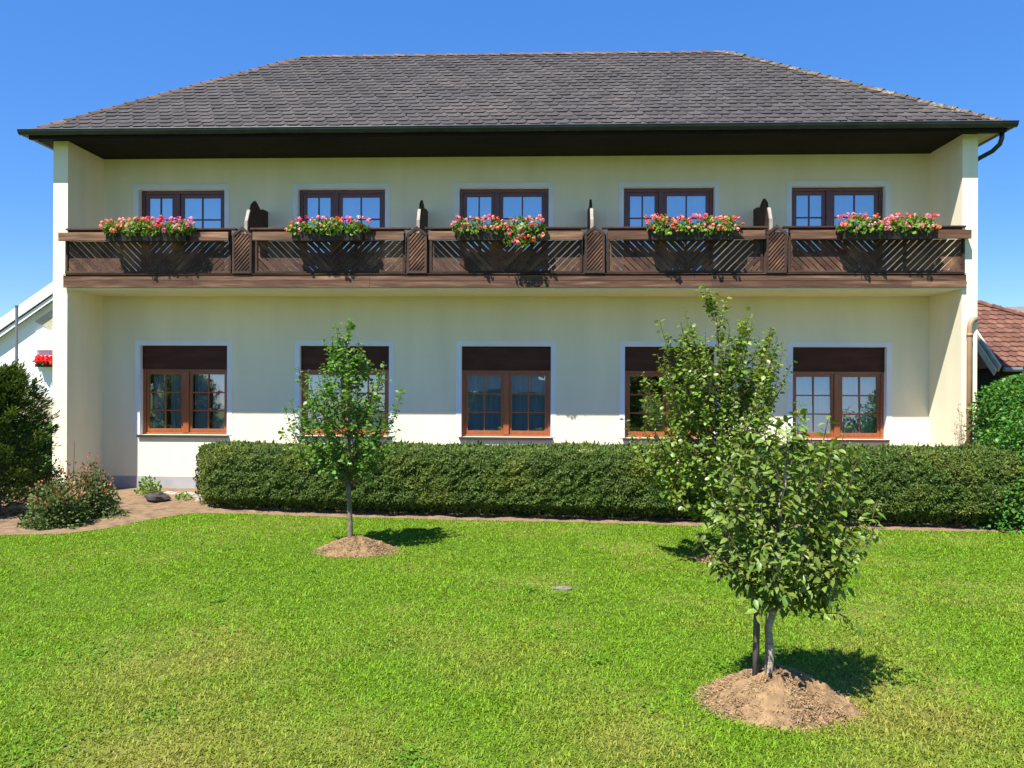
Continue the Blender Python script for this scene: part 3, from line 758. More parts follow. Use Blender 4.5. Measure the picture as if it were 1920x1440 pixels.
def hedge(x0=-6.62, x1=8.0):
    t = empty('hedge', (1.2, 14.2, 0), 'long clipped dark green yew hedge below the ground-floor windows', 'hedge')
    fx = [-6.7, -5.6, -3.5, -1.07, 2.63, 5.5, 7.83, 9.4]; fy = [14.30, 14.05, 13.78, 13.62, 13.33, 13.15, 13.02, 12.9]
    front = lambda x: np.interp(x, fx, fy)
    topz = lambda x: 1.185+.0085*(x+6.6)+.012*np.sin(x*1.7)+.008*np.sin(x*4.1)
    depth = 1.45
    def surf(n, part):
        if part == 'front':
            x = rng.uniform(x0, x1, n); v = rng.random(n)**.9
            z = .05+v*(topz(x)-.05)
            bulge = .10*np.sin(np.clip(z/1.25, 0, 1)*np.pi)+.0
            y = front(x)+.10-bulge+.34*np.clip((.32-z)/.32, 0, 1)**1.2
            rnd = np.clip((z-topz(x)+.2)/.2, 0, 1); y += rnd**2*.12
            e = np.clip((x0+.35-x)/.35, 0, 1); y += .5*e**2
            N = np.c_[-.9*e, -np.ones(n), .25+.9*rnd]
        elif part == 'top':
            x = rng.uniform(x0+.08, x1, n); v = rng.random(n); y = front(x)+.15+v*(depth-.2); z = topz(x)+.02*np.sin(v*3.1)-.05*(np.abs(v-.5)*2)**6
            N = np.c_[np.zeros(n), -.1+.0*x, np.ones(n)]
        else:
            v = rng.random(n); z = .05+rng.random(n)*(topz(np.full(n, x0))-.05); y = front(np.full(n, x0))+.35+v*(depth-.4); x = np.full(n, x0)+.05*(v-.5)**2-.06*np.sin(z/1.25*np.pi)+.08*np.clip((z-1.15)/.2, 0, 1)**2
            N = np.c_[-np.ones(n), -.2+0*x, .2+0*x]
        P = np.c_[x, y, z]
        return P, unit(N)
    Ps, Ns = [], []
    for part, n in (('front', 105000), ('top', 42000), ('end', 8000)):
        P, N = surf(n, part)
        d = (.035*blob_noise(P, 5.5, 3.)+.045*blob_noise(P, 12, 9.)+.035*blob_noise(P, 27, 1.))*(.45 if part == 'top' else 1)
        P = P+N*(d+rng.uniform(-.10, .025, n)*rng.random(n))[:, None]
        low = np.clip((.42-P[:, 2])/.42, 0, 1)
        keep = rng.random(n) > low*.8
        Ps.append(P[keep]); Ns.append(N[keep])
    P = np.concatenate(Ps); N = np.concatenate(Ns); n = len(P)
    k = rng.random(n) < .035; k &= P[:, 2] > 1.14; 
    D = unit(N*.55+np.array([0, 0, .25])+.75*rdir(n))
    D[k] = unit(D[k]*.4+np.array([0, 0, 1.0]))
    L = rng.uniform(.032, .070, n); L[k] *= 1.7
    leaves('foliage', leaf_template(.34, .1, .25), P-D*.02, D, N+.55*rdir(n), L, M['yew'], t)
    # inner mass of twigs
    xs = np.linspace(x0+.14, x1-.05, 200); v = []; prof = [(.66, .0), (.55, .16), (.26, .42), (.17, .8), (.24, .98), (.42, 1.09), (1.25, 1.09), (1.33, .95), (1.33, .0)]
    rows = len(prof)
    V = np.array([[(x, front(x)+py, pz*topz(x)/1.20) for x in xs] for py, pz in prof]).reshape(-1, 3)
    V[:, 1] += .035*blob_noise(V, 9, 2)
    nn = len(xs); i = (np.arange(rows-1)[:, None]*nn+np.arange(nn-1)[None]).ravel()
    F = np.stack([i, i+nn, i+nn+1, i+1], 1)
    ends = [np.array([[j*nn for j in range(rows)]]), np.array([[j*nn+nn-1 for j in range(rows)][::-1]])]
    np_mesh('branches', V, [F]+ends, rng.random(len(F)+2), M['yew_core'], t)
hedge()

def branch_path(p0, p1, n, lift, wob):
    """curved path leaving p0 outward and turning up to p1"""
    p0 = np.array(p0, float); p1 = np.array(p1, float)
    c = np.array([p0[0]+(p1[0]-p0[0])*.75, p0[1]+(p1[1]-p0[1])*.75, p0[2]+(p1[2]-p0[2])*lift])
    t = np.linspace(0, 1, n)[:, None]
    P = (1-t)**2*p0+2*t*(1-t)*c+t*t*p1
    P[1:-1] += rng.normal(0, wob, (n-2, 3))
    return P

def sapling(name, label, cat, base, top, tips, trunk_r, first, leaf_len, spacing, leaf_mat, bark, twig_n, twig_len, tpl=LEAF, group=None, hang=.2, startfrac=.22, lean=(0, 0)):
    t = empty(name, base, label, cat, group)
    base = np.array(base, float)
    H = top[2]-base[2]
    n = 12; s = np.linspace(0, 1, n)
    T = base+(np.array(top)-base)*s[:, None]; T[1:-1, :2] += rng.normal(0, .012, (n-2, 2))
    T[:, 0] += lean[0]*np.sin(s*np.pi); 
    mb = MB(); mb.tube([(base[0], base[1], base[2]-.15)]+[tuple(p) for p in T], [trunk_r*1.25]+[trunk_r*(1-.88*q)+.003 for q in s], 9)
    mb.build('trunk', bark, t, smooth=True)
    bm_ = MB(); P, D, Nn = [], [], []
    def along(path, a, spc, side=1.0):
        seg = np.linalg.norm(np.diff(path, axis=0), axis=1); cum = np.r_[0, np.cumsum(seg)]; Lg = cum[-1]
        ds = np.arange(a*Lg, Lg, spc)
        if not len(ds): return
        ds = ds+rng.normal(0, spc*.25, len(ds)); ds = np.clip(ds, 0, Lg*.999)
        pts = np.stack([np.interp(ds, cum, path[:, k]) for k in range(3)], 1)
        tg = unit(np.stack([np.interp(np.clip(ds+.02, 0, Lg), cum, path[:, k])-np.interp(np.clip(ds-.02, 0, Lg), cum, path[:, k]) for k in range(3)], 1))
        ang = np.arange(len(ds))*2.4+rng.uniform(0, 6)
        ref = unit(np.cross(tg, rdir(len(ds))*.2+np.array([.3, .8, .1]))); ref2 = np.cross(tg, ref)
        o = ref*np.cos(ang)[:, None]+ref2*np.sin(ang)[:, None]
        d = unit(o*.85+tg*.45+np.array([0, 0, -hang])+.35*rdir(len(ds)))
        P.append(pts+d*.012); D.append(d); Nn.append(np.array([0, 0, .75])+tg*.3+.75*rdir(len(ds)))
    def trunk_at(z):
        q = np.clip((z-base[2])/H, 0, 1); return np.array([np.interp(q, s, T[:, k]) for k in range(3)])
    spacing0 = spacing
    for tip in tips:
        spacing = spacing0*random.uniform(.65, 1.5)          # some shoots leafy, some bare
        tip = np.array(tip, float); r = math.hypot(tip[0]-trunk_at(tip[2])[0], tip[1]-trunk_at(tip[2])[1])
        z0 = max(base[2]+first*random.uniform(.95, 1.15), tip[2]-r*random.uniform(.7, 1.2)-random.uniform(.15, .45))
        z0 = min(z0, top[2]-.12)
        p0 = trunk_at(z0); pth = branch_path(p0, tip, 8, .22, .012)
        Lb = np.linalg.norm(np.diff(pth, axis=0), axis=1).sum()
        rb = min(.0025+.0045*Lb*trunk_r/.03, trunk_r*.4)
        bm_.tube([tuple(p) for p in pth], [rb*(1-.8*q)+.0015 for q in np.linspace(0, 1, 8)], 5, caps=False)
        along(pth, startfrac, spacing)
        for _ in range(twig_n):
            q = random.uniform(.3, .95); k = int(q*7); o = pth[k]
            dd = unit((rdir(1)+np.array([[0, 0, .5]])+.5*unit((pth[min(k+1, 7)]-pth[max(k-1, 0)])[None])))[0]
            ln = twig_len*random.uniform(.5, 1.2)
            tw = np.stack([o, o+dd*ln*.5+np.array([0, 0, .01]), o+dd*ln+np.array([0, 0, .02])])
            bm_.tube([tuple(p) for p in tw], [.003, .0022, .0012], 4, caps=False)
            along(tw, .15, spacing*.9)
    along(T, max(.55, first/H+.1), spacing)
    bm_.build('branches', M['twig'], t, smooth=True)
    P = np.concatenate(P); D = np.concatenate(D); Nn = np.concatenate(Nn)
    L = leaf_len*rng.uniform(.45, 1.25, len(P))
    leaves('leaves', tpl, P, D, Nn, L, leaf_mat, t)
    return t

def crown_tips(cx, cy, env, n, ry=1.0, seed=0):
    """random limb tips filling a crown given as (z, x-left, x-right) rows"""
    zs = [e[0] for e in env]; out = []
    for i in range(n):
        z = zs[0]+(zs[-1]-zs[0])*((i+.5)/n)**.9
        l = np.interp(z, zs, [e[1] for e in env]); r = np.interp(z, zs, [e[2] for e in env])
        a = 2*math.pi*((i*.618034) % 1); q = math.sqrt(random.uniform(.25, 1))
        m = (l+r)/2; h = (r-l)/2
        out.append((cx+m+h*q*math.cos(a), cy+h*ry*q*math.sin(a), z))
    return out

def mound(i, label):
    mx, my, a, b, h = MOUNDS[i]
    n = 128; rings = 34; v = [(mx, my, h)]; f = []
    for k in range(1, rings+1):
        q = k/rings*1.12
        for j in range(n):
            t = 2*math.pi*j/n
            ir = 1+.07*math.sin(3*t+i)+.05*math.sin(5*t+2*i)+random.uniform(-.015, .015)
            zz = h*max(0, 1-q**1.7)**1.15*(1+.06*math.sin(7*t+4*q)) + .012*(1-q)
            v.append((mx+a*ir*q*math.cos(t), my+b*ir*q*math.sin(t), zz if k < rings else -.02))
    for j in range(n): f.append((0, 1+j, 1+(j+1) % n))
    for k in range(rings-1):
        for j in range(n):
            A = 1+k*n+j; B = 1+k*n+(j+1) % n; f.append((A, A+n, B+n, B))
    va = np.array(v); dz = .016*blob_noise(va, 21, i)+.012*blob_noise(va, 47, i+4)+rng.normal(0, .004, len(va))
    va[:, 2] += np.where(va[:, 2] > -.01, dz*np.clip(va[:, 2]/.03, .15, 1), 0); v = [tuple(p) for p in va]
    mb = MB()
    base = len(mb.v); mb.v += v
    for q in f: mb.f.append(q); mb.r.append(random.random()); mb.c.append((1, 1, 1))
    o = mb.build('mulch_mound', M['mulch'], None)
    tag(o, label, 'mulch mound', 'straw mulch mounds at the young trees')
    ns = int(9000*a*b/.35)
    t = rng.uniform(0, 2*np.pi, ns); q = np.sqrt(rng.random(ns))*1.12
    z = h*np.clip(1-q**1.7, 0, 1)**1.15+.006
    P = np.c_[mx+a*q*np.cos(t), my+b*q*np.sin(t), z]
    D = np.c_[np.cos(rng.uniform(0, 6.3, ns)), np.sin(rng.uniform(0, 6.3, ns)), rng.uniform(-.15, .25, ns)]
    ch = leaves('straw', blade_template(.12), P, D, rdir(ns)*.5+np.array([0, 0, 1.]), rng.uniform(.02, .06, ns), M['straw'])
    ch.parent = o
mound(0, 'small light brown mulch mound under the left young tree')
mound(1, 'mulch mound half hidden behind the foreground tree')
mound(2, 'largest straw mulch mound, nearest the camera, at the staked tree')

# left young tree
env = [(1.25, -.30, .25), (1.5, -.72, .52), (1.75, -.95, .68), (2.0, -.95, .72), (2.3, -.88, .66), (2.55, -.78, .60), (2.8, -.42, .38), (2.95, -.30, .22)]
tips = crown_tips(-2.75, 11.0, env, 76, .85)
tips += [(-2.98, 11.0, 3.26), (-2.77, 11.05, 3.30), (-3.05, 11.1, 3.08), (-2.62, 10.9, 3.02), (-2.25, 11.0, 2.72), (-3.52, 11.0, 2.66), (-3.70, 10.95, 2.10), (-1.98, 11.0, 2.35), (-3.78, 11.1, 1.78), (-2.05, 10.9, 1.75)]
sapling('young_pear_tree', 'slender young tree standing alone in front of the second window', 'tree', (-2.74, 10.99, .16), (-2.80, 11.02, 3.12), tips, .036, .78,
        0.068, .022, M['leaf_left'], M['bark'], 5, .15, LEAFW, 'young fruit trees on the lawn', .22, .3)
# far right young tree, the tallest
env = [(.55, -.55, .65), (.8, -.9, .95), (1.0, -1.02, 1.05), (1.5, -1.22, 1.10), (1.9, -1.30, 1.10), (2.3, -1.18, 1.04), (2.6, -1.12, 1.0), (2.9, -.98, .92), (3.15, -.80, .76), (3.32, -.6, .55)]
tips = crown_tips(2.48, 10.62, env, 150, .80)
tips += [(2.24, 10.6, 3.75), (2.30, 10.65, 3.55), (2.52, 10.6, 3.62), (1.97, 10.6, 3.40), (1.62, 10.6, 3.30), (1.72, 10.55, 3.1), (2.86, 10.6, 3.44), (2.78, 10.7, 3.3), (3.14, 10.6, 3.22), (3.22, 10.6, 3.05), (3.44, 10.65, 2.75), (3.30, 10.6, 2.9), (1.15, 10.6, 1.95), (1.32, 10.5, 1.55), (3.6, 10.6, 2.0), (1.28, 10.6, 1.75)]
sapling('young_pear_tree', 'tallest young tree, bushy, in front of the fourth window, behind the staked tree', 'tree', (2.64, 10.72, .08), (2.38, 10.62, 3.42), tips, .050, .50,
        0.070, .023, M['leaf'], M['bark'], 6, .19, LEAFW, 'young fruit trees on the lawn', .22, .25)
# near staked tree
env = [(.85, -.26, .46), (1.0, -.42, .60), (1.2, -.56, .70), (1.4, -.56, .76), (1.6, -.50, .70), (1.8, -.42, .60), (1.98, -.30, .52)]
tips = crown_tips(1.78, 5.88, env, 60, .8)
tips += [(2.28, 5.85, 2.10), (1.90, 5.85, 2.10), (2.05, 5.9, 2.02), (2.42, 5.9, 1.92), (1.52, 5.9, 2.02), (1.66, 5.85, 2.16), (1.98, 5.9, 2.24), (2.20, 5.95, 2.20), (1.38, 5.85, 1.80), (2.52, 5.85, 1.55), (1.18, 5.85, 1.30), (2.18, 5.8, .80), (2.30, 5.85, .92), (2.24, 5.7, .72), (1.36, 5.85, 1.02), (2.10, 5.75, .95)]
sapling('young_pear_tree', 'nearest young tree with pale trunk and large glossy leaves, tied to a stake', 'tree', (1.735, 5.90, .255), (1.86, 5.88, 1.98), tips, .030, .52,
        0.076, .022, M['leaf_near'], M['bark_pale'], 5, .16, PEAR, 'young fruit trees on the lawn', .34, .2, lean=(.004, 0))
st = empty('tree_stake', (1.645, 5.90, .2), 'dark weathered wooden stake beside the pale trunk of the nearest tree', 'stake')
mb = MB(); mb.tube([(1.635, 5.90, .05), (1.645, 5.90, .6), (1.662, 5.90, 1.30), (1.668, 5.90, 1.62)], [.026, .0255, .024, .023], 10)
mb.build('post', M['stake'], st, smooth=True)
mb = MB()
for zz in (.835, .86):
    mb.tube([(1.655+.034*math.cos(a), 5.90+.034*math.sin(a), zz+.004*math.sin(a*2)) for a in np.linspace(0, 6.283, 13)], .006, 5, caps=False)
    mb.tube([(1.655+.03, 5.885, zz), (1.72, 5.872, zz-.004), (1.79, 5.872, zz), (1.82, 5.90, zz)], .006, 5)
mb.tube([(1.63, 5.875, .85), (1.58, 5.86, .83), (1.545, 5.86, .79)], .004, 5)
mb.build('tie', M['black_tie'], st)
MB().tube([(1.700, 5.86, .22), (1.703, 5.865, .5), (1.712, 5.87, .84)], .006, 5).build('thin_cane', M['stalk'], st)

def bush(name, label, cat, base, r, h, nstem, leaf_len, n_leaf, m, tpl=LEAFW, core=.35, top_m=None, top_n=0, group=None, shell=.35, updir=.3, name_leaf='leaves', yr=None, stalk=None):
    t = empty(name, base, label, cat, group); bx, by, bz = base
    mb = MB(); yr = yr or r
    for i in range(nstem):
        a = 2*math.pi*i/nstem+random.uniform(-.3, .3); q = random.uniform(.2, .85)
        e = (bx+r*q*math.cos(a), by+yr*q*math.sin(a), bz+h*random.uniform(.65, .95)*math.sqrt(max(.05, 1-q*q*.75)))
        pth = branch_path((bx+random.uniform(-.04, .04), by+random.uniform(-.04, .04), bz-.04), e, 6, .5, .012)
        mb.tube([tuple(p) for p in pth], [.012*(1-.7*k/5)*max(.5, h) for k in range(6)], 5, caps=False)
    mb.build('stems', stalk or M['stalk'], t)
    u = rdir(n_leaf); u[:, 2] = np.abs(u[:, 2])*1.05-.12
    q = (shell+(1-shell)*rng.random(n_leaf)**.6)
    lump = 1+.22*blob_noise(u, 3.7, bx)+.14*blob_noise(u, 8, by)
    P = np.array(base)+np.c_[u[:, 0]*r, u[:, 1]*yr, np.maximum(u[:, 2], .02)*h]*(q*lump)[:, None]
    P[:, 2] = np.maximum(P[:, 2], bz+.03)
    D = unit(u*.8+np.array([0, 0, updir])+.7*rdir(n_leaf))
    N_ = u+np.array([0, 0, .6])+.6*rdir(n_leaf); L_ = leaf_len*rng.uniform(.6, 1.2, n_leaf); C_ = np.tile(np.array(m), (n_leaf, 1))
    if top_m:
        u = rdir(top_n); u[:, 2] = np.abs(u[:, 2])*.6+.55; u = unit(u)
        lump = 1+.22*blob_noise(u, 3.7, bx)
        P = np.r_[P, np.array(base)+np.c_[u[:, 0]*r, u[:, 1]*yr, u[:, 2]*h]*(lump*rng.uniform(.88, 1.12, top_n))[:, None]]
        D = np.r_[D, unit(u+.6*rdir(top_n)+np.array([0, 0, .3]))]; N_ = np.r_[N_, u+.6*rdir(top_n)]
        L_ = np.r_[L_, leaf_len*rng.uniform(.5, 1.0, top_n)]; C_ = np.r_[C_, np.tile(np.array(top_m), (top_n, 1))]
    leaves(name_leaf, tpl, P, D, N_, L_, M['bush_leaf'], t, tint=C_)
    return t
# big leafy shrub at the hedge's right end
def leafy_shrub():
    t = empty('shrub', (9.45, 14.6, 0), 'tall bright green leafy shrub against the right end of the hedge', 'shrub')
    mb = MB()
    for i in range(12):
        a = 2*math.pi*i/12; e = (9.45+.85*math.cos(a)*random.uniform(.3, 1), 14.6+.6*math.sin(a), random.uniform(1.6, 2.4))
        pth = branch_path((9.45+.2*math.cos(a), 14.6+.15*math.sin(a), -.05), e, 7, .5, .02)
        mb.tube([tuple(p) for p in pth], [.022*(1-.75*k/6) for k in range(7)], 6, caps=False)
    mb.build('stems', M['bark'], t)
    n = 20000; z = 2.72*rng.random(n)**.85; a = rng.uniform(0, 2*np.pi, n)
    rx = np.interp(z, [0, .5, 1.2, 1.9, 2.3, 2.62], [.85, 1.12, 1.30, 1.28, 1.15, .5])
    u = np.c_[np.cos(a), np.sin(a), np.interp(z, [0, 1, 2, 2.6], [-.2, .1, .5, 1.2])]
    q = .55+.45*rng.random(n)**.5
    P0 = np.c_[9.5+rx*np.cos(a), 14.55+rx*.95*np.sin(a), z]
    lump = 1+.13*blob_noise(P0, 3.3, 4)+.10*blob_noise(P0, 8, 1)+.05*blob_noise(P0, 17, 2)
    P = np.c_[9.5+rx*q*lump*np.cos(a), 14.55+rx*.95*q*lump*np.sin(a), z*(.93+.07*lump)+.03]
    m = 8000; v = rdir(m); v[:, 2] = np.abs(v[:, 2])
    lb = 1+.2*blob_noise(v, 3.5, 5)+.12*blob_noise(v, 8, 2)
    P = np.r_[P, np.array([8.5, 13.40, .03])+v*np.array([1.05, .72, 1.85])*((.55+.45*rng.random(m)**.5)*lb)[:, None]]; u = np.r_[u, v]; n += m
    leaves('leaves', LEAFW, P, unit(u*.7+.7*rdir(n)+np.array([0, 0, -.1])), u+np.array([0, 0, .7])+.5*rdir(n), rng.uniform(.04, .08, n), M['shrub'], t)
leafy_shrub()
# dark conifer on the left
def conifer():
    t = empty('conifer', (-9.72, 13.35, 0), 'dark bushy conifer in front of the left pier', 'conifer')
    MB().tube([(-9.72, 13.35, -.1), (-9.63, 13.35, 1.0), (-9.62, 13.35, 2.5)], [.07, .05, .012], 8).build('trunk', M['bark'], t)
    P, D, N = [], [], []; mb = MB()
    for i in range(230):
        z0 = .05+2.45*(i/230)**.9; a = i*2.39996+random.uniform(-.2, .2)
        rr = np.interp(z0, [0, .5, 1.2, 1.8, 2.3, 2.6], [.95, 1.05, .98, .85, .55, .2])*random.uniform(.75, 1.08)
        rise = .25+.35*rr*random.uniform(.3, 1.1)
        tip = np.array([-9.72+rr*math.cos(a), 13.35+rr*.8*math.sin(a), z0+rise*.75])
        pth = branch_path((-9.71, 13.35, z0), tip, 6, .3, .012)
        mb.tube([tuple(p) for p in pth], [.011*(1-.8*k/5) for k in range(6)], 4, caps=False)
        m = 130; s = .15+.85*rng.random(m)**.8
        pts = np.stack([np.interp(s*5, range(6), pth[:, k]) for k in range(3)], 1)
        ax = unit((pth[-1]-pth[2])[None])[0]
        sp = rdir(m)*(.10+.12*np.sin(s*np.pi))[:, None]*rng.random((m, 1)); sp[:, 2] *= .6
        P.append(pts+sp); D.append(unit(ax*.8+sp*4+np.array([0, 0, .25])+.4*rdir(m))); N.append(np.array([0, 0, 1.])+.5*rdir(m))
    mb.build('branches', M['bark'], t)
    P = np.concatenate(P); D = np.concatenate(D); N = np.concatenate(N); P[:, 2] = np.maximum(P[:, 2], .04)
    leaves('foliage', leaf_template(.34, .1, .2), P, D, N, rng.uniform(.05, .10, len(P)), M['conifer'], t)
conifer()
DULL, COPPER, REDL, FRESH = (.085, .130, .032), (.36, .19, .08), (.45, .06, .05), (.13, .25, .035)
bush('spirea_bush', 'low bush with coppery shoot tips in the bed before the conifer', 'bush', (-8.12, 12.58, 0), .48, .80, 18, .055, 4600, DULL, top_m=COPPER, top_n=260, yr=.42)
bush('rose_bush', 'green bush with red and coppery young leaves beside the left pier', 'bush', (-7.98, 13.35, 0), .42, .95, 14, .055, 3600, DULL, top_m=COPPER, top_n=300, yr=.42)
bush('red_leaved_plant', 'small plant with bright red leaves rising behind the coppery bush', 'plant', (-8.22, 13.78, 0), .20, 1.02, 7, .05, 170, DULL, top_m=REDL, top_n=95, yr=.16)
bush('dark_bush', 'dull dark green bush at the foot of the conifer', 'bush', (-8.95, 13.75, 0), .42, 1.0, 10, .05, 1500, DULL, top_m=COPPER, top_n=160, yr=.4)
bush('low_seedling', 'low dark seedling at the right edge of the bushes', 'plant', (-7.50, 13.25, .02), .22, .25, 7, .045, 220, DULL)
bush('leafy_seedling', 'knee-high light green plant against the grey plinth', 'plant', (-8.30, 16.0, .05), .24, .42, 7, .07, 260, FRESH, updir=.5)
bush('sprout', 'small pale green sprout in the soil near the hedge end', 'plant', (-7.15, 15.2, .05), .16, .18, 5, .07, 46, FRESH, updir=.6)
mb = MB()
sk = empty('dry_stalks', (8.15, 15.3, 0), 'grey dried flower stalks rising before the right pier', 'plant')
for i in range(9):
    a = random.uniform(0, 6.3); p = (8.18+random.uniform(-.07, .07), 15.30+random.uniform(-.05, .05), 0)
    e = (p[0]+.12*math.cos(a), p[1]+.06*math.sin(a), random.uniform(1.5, 2.12))
    mb.tube([p, (p[0], p[1], .8), e], [.005, .004, .002], 4, caps=False)
    for k in range(9):
        q = random.uniform(.72, 1); c = [p[j]+(e[j]-p[j])*q for j in range(3)]; d = Vector((random.uniform(-1, 1), random.uniform(-1, 1), .6))*.05
        mb.tube([c, (c[0]+d.x, c[1]+d.y, c[2]+d.z)], [.002, .006], 4)
mb.build('stems', M['stalk'], sk)
ds = empty('thin_stick', (-8.52, 13.9, 0), 'thin upright dry stick beside the left pier', 'stick')
MB().tube([(-8.45, 13.6, -.05), (-8.46, 13.6, .7), (-8.44, 13.6, 1.35)], [.012, .011, .008], 6).build('cane', M['stalk'], ds)

def rock(name, label, cat, c, r, m, group=None, seed=0):
    n, k = 14, 8; v = []; f = []
    for i in range(k+1):
        th = math.pi*i/k
        for j in range(n):
            ph = 2*math.pi*j/n
            u = np.array([[math.sin(th)*math.cos(ph), math.sin(th)*math.sin(ph), math.cos(th)]])
            q = 1+.42*blob_noise(u, 2.3, seed)[0]+.2*blob_noise(u, 5, seed+3)[0]
            v.append((c[0]+r[0]*q*u[0, 0], c[1]+r[1]*q*u[0, 1], c[2]+r[2]*q*u[0, 2]))
    for i in range(k):
        for j in range(n): f.append((i*n+j, (i+1)*n+j, (i+1)*n+(j+1) % n, i*n+(j+1) % n))
    o = MB().add(v, f).build(name, m, None)
    return tag(o, label, cat, group)
rock('dark_stone', 'dark rough stone lying in the soil bed below the first window', 'stone', (-7.60, 14.95, .11), (.21, .15, .15), M['rock'], seed=4.4)
es = [(-7.05, 15.75, .16), (-6.62, 15.55, .17), (-6.75, 15.15, .15), (-7.45, 15.95, .16), (-7.9, 16.1, .14)]
el = ['flat pale edging stone right behind the sprout', 'flat pale edging stone nearest the hedge end', 'flat pale edging stone in front of the others by the hedge', 'flat pale edging stone behind the dark stone', 'flat pale edging stone beside the knee-high green plant']
for i, (x, y, s) in enumerate(es):
    rock('edging_stone', el[i], 'stone', (x, y, .05), (s*1.3, s*.7, .055), M['stone'], 'edging stones in the soil bed', seed=5+i)
tag(rock('lawn_stone', 'small bare grey drain stone set in the lawn grass', 'stone', (0.280, 9.102, .004), (.13, .07, .022), M['drain'], seed=3), None)

# ------------------------------------------------------------------ neighbours
nb = empty('white_house', (-15.5, 32, 0), 'white gabled neighbour house left of the guesthouse', 'house')
gy = 28.0
# gable: verge rises to the right
gx0, gz0 = -23.2, 2.55; gx1, gz1 = -13.6, 9.1
sl = (gz1-gz0)/(gx1-gx0)
mb = MB(); mb.prism([(-21.2, gy+.3, -.1), (-13.6, gy+.3, -.1), (-13.6, gy+.3, gz1-.35), (-21.2, gy+.3, gz0+2.0*sl-.35)], (0, 0, 0), (0, 8, 0)); mb.prism([(-13.599, gy+.3, -.1), (-8, gy+.3, -.1), (-8, gy+.3, gz1-.35-5.6*sl), (-13.599, gy+.3, gz1-.35)], (0, 0, 0), (0, 8, 0))
mb.build('wall', M['white_wall'], nb)
mb = MB(); mb.prism([(gx0, gy, gz0), (gx1, gy, gz1), (gx1, gy, gz1+.22), (gx0, gy, gz0+.22)], (0, .03, 0), (0, 9.5, 0)); mb.prism([(gx1+.001, gy, gz1), (-5, gy, gz1-8.6*sl), (-5, gy, gz1-8.6*sl+.22), (gx1+.001, gy, gz1+.22)], (0, .03, 0), (0, 9.5, 0))
mb.build('roof', M['grey_tile'], nb)
mb = MB(); mb.prism([(gx0, gy, gz0-.22), (gx1, gy, gz1-.22), (gx1, gy, gz1+.20), (gx0, gy, gz0+.20)], (0, -.04, 0), (0, .028, 0))
mb.prism([(gx0+.1, gy, gz0-.40), (gx1, gy, gz1-.40), (gx1, gy, gz1-.24), (gx0+.1, gy, gz0-.24)], (0, .03, 0), (0, .08, 0))
mb.build('bargeboard', M['white_paint'], nb)
mb = MB()
for k in range(2):
    y = gy+.02+k*.14; mb.prism([(gx0, y, gz0-.03), (gx1, y, gz1-.03), (gx1, y, gz1-.005), (gx0, y, gz0-.005)], (0, .004, 0), (0, .146, 0))
mb.build('verge_soffit', M['pale_board'], nb)
mb = MB()
for x in (-19.0, -18.45, -17.9):
    mb = MB().box(x-.07, x+.07, gy+.2, gy+.5, gz0+(x-gx0)*sl-.32, gz0+(x-gx0)*sl-.05)
    mb.build('purlin', M['dark_wood'], nb)
mb = MB().box(-19.0, -16.2, gy+.2, gy+.299, 3.0, 3.12).box(-19.0, -16.2, gy+.2, gy+.26, 3.62, 4.35).box(-19.0, -18.94, gy+.26, gy+.29, 3.62, 4.35)
mb.box(-19.0, -18.95, gy+.2, gy+.25, 3.12, 3.62)
MB().prism([(-19.1, gy+.3, 4.70), (-17.2, gy+.3, 3.75), (-17.2, gy+.3, 5.95)], (0, -.03, 0), (0, -.003, 0)).build('recess_shade_panel', M['beige_board'], nb)  # shaded recess under the verge, painted as a flat beige triangle
mb.build('balcony', M['white_paint'], nb)
wfb = empty('flower_box', (-17.7, gy+.3, 3.12), 'distant box of bright red geraniums on the white house balcony', 'flower box')
MB().box(-18.9, -16.8, gy+.0, gy+.17, 2.98, 3.10).build('trough', M['box'], wfb)
n = 420; P = np.c_[rng.uniform(-18.85, -16.8, n), gy+.08+rng.normal(0, .08, n), 3.08+.16*rng.random(n)]
leaves('foliage', ROUND, P, rdir(n), rdir(n)+np.array([0, -1, .5]), .12, M['ger_leaf'], wfb)
n = 520; P = np.c_[rng.uniform(-18.9, -16.8, n), gy+.04+rng.normal(0, .10, n), 3.14+.24*rng.random(n)]
leaves('blossoms', ROUND, P, rdir(n), rdir(n)+np.array([0, -1, .5]), .11, M['petal'], wfb, tint=np.tile(np.array([[.75, .035, .03]]), (n, 1)))
pole = MB().tube([(-16.8, 24, 0), (-16.8, 24, 4.83)], .045, 8).tube([(-16.8, 24, 4.83), (-16.8, 24, 4.87)], .06, 8).build('pole', M['metal'], None)
tag(pole, 'thin grey metal pole in front of the white house', 'pole')
# clipped green hedge and wall beyond the conifer
def small_hedge():
    t = empty('hedge', (-11.9, 18.2, 0), 'bright green hedge seen between the conifer and the left pier', 'hedge')
    MB().box(-13.4, -10.65, 17.75, 18.5, -.05, 1.25).build('branches', M['yew_core'], t)
    n = 5000; P = np.c_[rng.uniform(-13.5, -10.55, n), 17.72+rng.normal(0, .05, n), rng.uniform(.05, 1.4, n)]
    k = rng.random(n) < .35; P[k, 1] = rng.uniform(17.7, 18.5, k.sum()); P[k, 2] = 1.32+rng.normal(0, .05, k.sum())
    leaves('foliage', LEAF, P, unit(rdir(n)+np.array([0, -.6, .5])), rdir(n)*.6+np.array([0, -.6, .8]), rng.uniform(.06, .11, n), M['shrub'], t)
small_hedge()
gw = MB().box(-15.5, -10.6, 22.0, 22.2, -.1, 1.9).box(-15.5, -10.6, 21.96, 22.24, 1.9, 1.98).build('garden_wall', M['beige_board'], None)
tag(gw, 'sandy beige garden wall behind the bright green hedge', 'wall')

